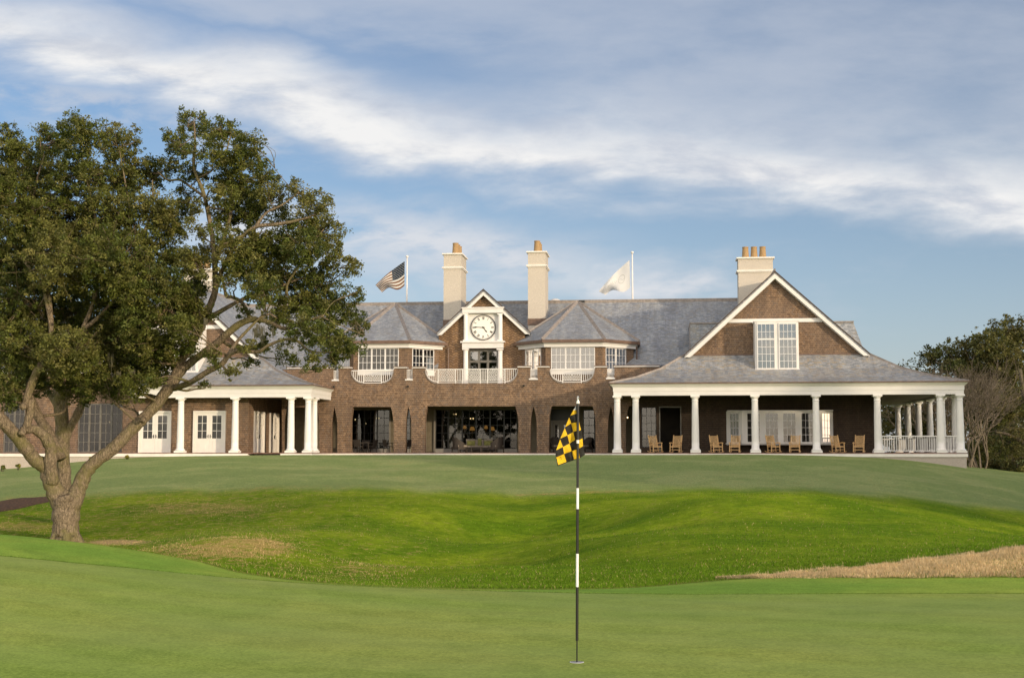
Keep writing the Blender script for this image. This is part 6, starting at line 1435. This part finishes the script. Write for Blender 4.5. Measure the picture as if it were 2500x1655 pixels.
# ------------------------------------------------------------------ trees outside the frame to the right that shade the porch
SUN_AZ, SUN_EL = R(52), R(8.5)
sl_ = math.sin(SUN_AZ) * UX - math.cos(SUN_AZ) * VX; SUN = np.array([sl_[0] * math.cos(SUN_EL), sl_[1] * math.cos(SUN_EL), math.sin(SUN_EL)])
def shade_tree(c, top, rad, seed, lb):
    r_ = np.random.default_rng(seed); W = Wood(); zb = float(tz(c[0], c[1])); b = np.array([c[0], c[1], zb]); H = top - zb
    W.limb([b - [0, 0, .3], b + [.1, 0, H * .25], b + [0, .1, H * .5]], [.5, .36, .25], 10)
    for k in range(6): a = k * 1.05 + r_.uniform(-.3, .3); W.limb([b + [0, 0, H * .35], b + np.array([math.cos(a) * rad * .4, math.sin(a) * rad * .4, H * .55]), b + np.array([math.cos(a) * rad * .8, math.sin(a) * rad * .8, H * .7])], [.2, .14, .06], 7)
    n = 420; d = r_.normal(0, 1, (n, 3)); d /= np.linalg.norm(d, axis=1)[:, None]; d *= (r_.uniform(0, 1, n) ** .4)[:, None]; C = b + np.array([0, 0, H * .5]) + d * np.array([rad, rad, H * .47])
    K = np.array([DK[r_.integers(4)] for _ in range(n)]); q, col = leaves(C, np.full(n, 1.0), np.full(n, 60), .38, K)
    root = empty('live_oak', tuple(b)); quads_obj('crown', q - b, M['leaf'], col, root); rel(W, b); W.build('trunk', M['bark2'], root)
    tag(root, lb, 'tree', 'live oaks beyond the right edge of the view')
pc = np.array(toW((uCl + uC) / 2 - 1, 0, 0)); per = np.array([-SUN[1], SUN[0]]); per = per / np.linalg.norm(per); s2 = SUN[:2] / np.linalg.norm(SUN[:2])
for k, (off, dist, top, rad) in enumerate([(-18, 44, 9.8, 4.4), (-11, 42, 10.6, 4.4), (-4.5, 44, 11.4, 4.6), (2, 42, 11.0, 4.4), (8.5, 44, 11.3, 4.6), (15, 42, 10.6, 4.6)]):
    c = pc[:2] + s2 * dist - per * off * -1
    shade_tree(c, top, rad, 90 + k, 'live oak outside the view to the right of the lawn, %s in its row' % ['first', 'second', 'third', 'fourth', 'fifth', 'sixth'][k])
# ------------------------------------------------------------------ sky and light
w = bpy.data.worlds.new('World'); SC.world = w; w.use_nodes = True; t = NT(w.node_tree)
sky = t.n('ShaderNodeTexSky'); sky.sky_type = 'NISHITA'; sky.sun_disc = False; sky.sun_elevation = SUN_EL; sky.sun_rotation = math.atan2(SUN[0], SUN[1]); sky.air_density = 1.0; sky.dust_density = .6; sky.ozone_density = 3.0
tc = t.n('ShaderNodeTexCoord'); sp = t.n('ShaderNodeSeparateXYZ', i_0=tc.outputs['Generated'])
yy = t.m('MAXIMUM', t.m('ABSOLUTE', sp.outputs[1]), .02); A = t.m('DIVIDE', sp.outputs[0], yy); E = t.m('DIVIDE', sp.outputs[2], yy)
# cloud sheet: soft diagonal bands (laid out in azimuth / elevation), broken up by warped noise
cb = t.n('ShaderNodeCombineXYZ', i_0=A, i_1=E, i_2=0.0)
mp = t.n('ShaderNodeMapping', i_0=cb.outputs[0]); mp.inputs['Rotation'].default_value = (0, 0, R(12)); mp.inputs['Scale'].default_value = (2.6, 7.5, 1)
n1 = t.n('ShaderNodeTexNoise', i_Vector=mp.outputs[0], i_Scale=1.5, i_Detail=9.0, i_Roughness=.55, i_Distortion=.35)
mp2 = t.n('ShaderNodeMapping', i_0=cb.outputs[0]); mp2.inputs['Rotation'].default_value = (0, 0, R(14)); mp2.inputs['Scale'].default_value = (5, 14, 1); mp2.inputs['Location'].default_value = (3.1, 1.7, 0)
n2 = t.n('ShaderNodeTexNoise', i_Vector=mp2.outputs[0], i_Scale=2.2, i_Detail=8.0, i_Roughness=.6, i_Distortion=.25)
wob = t.m('MULTIPLY', t.m('SUBTRACT', n1.outputs[0], .5), .12); wob2 = t.m('MULTIPLY', t.m('SUBTRACT', n2.outputs[0], .5), .035); Ew = t.m('ADD', E, t.m('ADD', wob, wob2))
def ae(px, py): d = ray(px, py); return d[0] / d[1], d[2] / d[1]
def bandm(pts, w_lo, w_hi, amp, a0=None, a1=None):
    # piecewise-linear centre line in (A,E)
    cv = t.n('ShaderNodeFloatCurve'); c = cv.mapping.curves[0]; P_ = [ae(*p) for p in pts]; 
    c.points[0].location = ((P_[0][0] + 1) / 2, P_[0][1]); c.points[-1].location = ((P_[-1][0] + 1) / 2, P_[-1][1])
    for q in P_[1:-1]: c.points.new((q[0] + 1) / 2, q[1])
    cv.mapping.update(); t.link(t.m('MULTIPLY', t.m('ADD', A, 1.0), .5), cv.inputs['Value'])
    d = t.m('SUBTRACT', Ew, cv.outputs[0]); lo = t.ss(d, -w_lo, w_lo * .3); hi = t.ss(d, w_hi, 0.0)
    m = t.m('MULTIPLY', t.m('MULTIPLY', lo, hi), amp)
    if a0 is not None: x0 = ae(a0[0], 800)[0]; x1 = ae(a0[1], 800)[0]; m = t.m('MULTIPLY', m, t.ss(A, x0, x1))
    if a1 is not None: x0 = ae(a1[0], 800)[0]; x1 = ae(a1[1], 800)[0]; m = t.m('MULTIPLY', m, t.ss(A, x0, x1))
    return m
b1 = bandm([(-400, 90), (0, 110), (450, 190), (700, 235), (900, 330), (1200, 395), (1600, 425), (2100, 480), (2500, 520), (3000, 560)], .04, .085, 1.0)
b0 = bandm([(-400, 120), (0, 140), (450, 230), (700, 260), (900, 330), (1200, 390), (1600, 420), (2100, 460), (2500, 500), (3000, 560)], .04, .46, .66)
b2 = bandm([(-400, 260), (0, 262), (300, 300), (700, 340), (1000, 380), (1400, 410), (2000, 480), (2500, 520)], .025, .05, .8, a1=(1000, 600))
b3 = bandm([(-400, 600), (600, 600), (850, 610), (1250, 645), (1600, 690), (1800, 720), (2100, 740), (2600, 760)], .05, .055, 1.0, a0=(300, 600), a1=(1700, 1200))
b4 = bandm([(-400, 700), (600, 700), (850, 700), (1300, 690), (1500, 690), (1800, 700), (2100, 720), (2600, 760)], .035, .035, 1.0, a0=(1250, 1500), a1=(1900, 1700))
n3 = t.n('ShaderNodeTexNoise', i_Vector=mp.outputs[0], i_Scale=3.4, i_Detail=8.0, i_Roughness=.6)
brk = t.ss(t.m('ADD', t.m('MULTIPLY', n1.outputs[0], .55), t.m('MULTIPLY', n3.outputs[0], .45)), .30, .62)
hole = bandm([(-400, -80), (0, -40), (300, 0), (600, 60), (900, 130), (1150, 170), (1500, 140), (3000, 60)], .05, .035, .75, a1=(1500, 1000))
b0 = t.m('MULTIPLY', t.m('MULTIPLY', b0, t.m('ADD', .48, t.m('MULTIPLY', brk, .6))), t.m('SUBTRACT', 1.0, hole)); b2 = t.m('MULTIPLY', b2, t.ss(n2.outputs[0], .35, .6)); b3 = t.m('MULTIPLY', b3, t.ss(n2.outputs[0], .28, .55)); b4 = t.m('MULTIPLY', b4, t.ss(n3.outputs[0], .28, .55))
b1 = t.m('MULTIPLY', b1, t.m('ADD', .7, t.m('MULTIPLY', brk, .45)))
# hazy veil toward the top and a general thin cirrus elsewhere
thin = t.m('MULTIPLY', t.ss(n3.outputs[0], .5, .75), .18)
mk = t.m('MAXIMUM', t.m('MAXIMUM', t.m('MAXIMUM', b0, b1), t.m('MAXIMUM', b2, b3)), t.m('MAXIMUM', b4, thin), clamp=True)
bright = t.m('MULTIPLY', b1, t.ss(n2.outputs[0], .3, .62))
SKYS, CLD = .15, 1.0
ccol = t.mix(t.m('MINIMUM', t.m('ADD', bright, t.m('MULTIPLY', t.m('ADD', b3, b4), .45)), 1.0), (.60, .635, .71, 1), (.90, .895, .89, 1))
hz_ = t.m('MULTIPLY', t.ss(E, .32, -.02), .42)
front = t.ss(sp.outputs[1], -.35, .05); back = t.m('ADD', 1.0, t.m('MULTIPLY', t.m('SUBTRACT', 1.0, front), 1.35))  # sky and clouds behind the camera brightened as added fill light
mk = t.m('MAXIMUM', mk, t.m('MULTIPLY', t.m('SUBTRACT', 1.0, front), t.ss(n1.outputs[0], .35, .6)))  # extra cloud cover added behind the camera for that fill
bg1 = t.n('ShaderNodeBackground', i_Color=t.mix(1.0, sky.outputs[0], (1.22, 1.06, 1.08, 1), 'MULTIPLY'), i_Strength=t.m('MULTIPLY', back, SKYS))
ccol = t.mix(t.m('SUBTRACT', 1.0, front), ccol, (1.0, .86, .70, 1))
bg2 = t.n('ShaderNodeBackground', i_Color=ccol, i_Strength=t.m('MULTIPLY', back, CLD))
bg3 = t.n('ShaderNodeBackground', i_Color=(.58, .68, .83, 1), i_Strength=CLD)
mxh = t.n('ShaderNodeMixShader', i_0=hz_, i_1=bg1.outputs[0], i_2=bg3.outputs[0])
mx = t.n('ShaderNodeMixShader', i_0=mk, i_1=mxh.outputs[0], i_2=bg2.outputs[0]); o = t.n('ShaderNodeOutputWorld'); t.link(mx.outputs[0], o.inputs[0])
sun = bpy.data.lights.new('sun', 'SUN'); sun.energy = 3.1; sun.angle = R(1.6); sun.color = (1, .80, .56); so = bpy.data.objects.new('sun', sun); COL.objects.link(so)
so.rotation_euler = Vector(SUN).to_track_quat('Z', 'Y').to_euler(); so.location = (60, -60, 40)
cam = bpy.data.cameras.new('camera'); cam.sensor_width = 36; cam.lens = 36 * FPX / 2500; cam.clip_start = .1; cam.clip_end = 6000
co = bpy.data.objects.new('camera', cam); COL.objects.link(co); co.rotation_euler = (math.pi / 2 + TILT, 0, 0); SC.camera = co
SC.view_settings.view_transform = 'Standard'; SC.view_settings.look = 'None'; SC.view_settings.gamma = 1; SC.view_settings.exposure = 0.0
SC.cycles.transparent_max_bounces = 16; SC.cycles.max_bounces = 6
SC.cycles.sample_clamp_indirect = 4.0
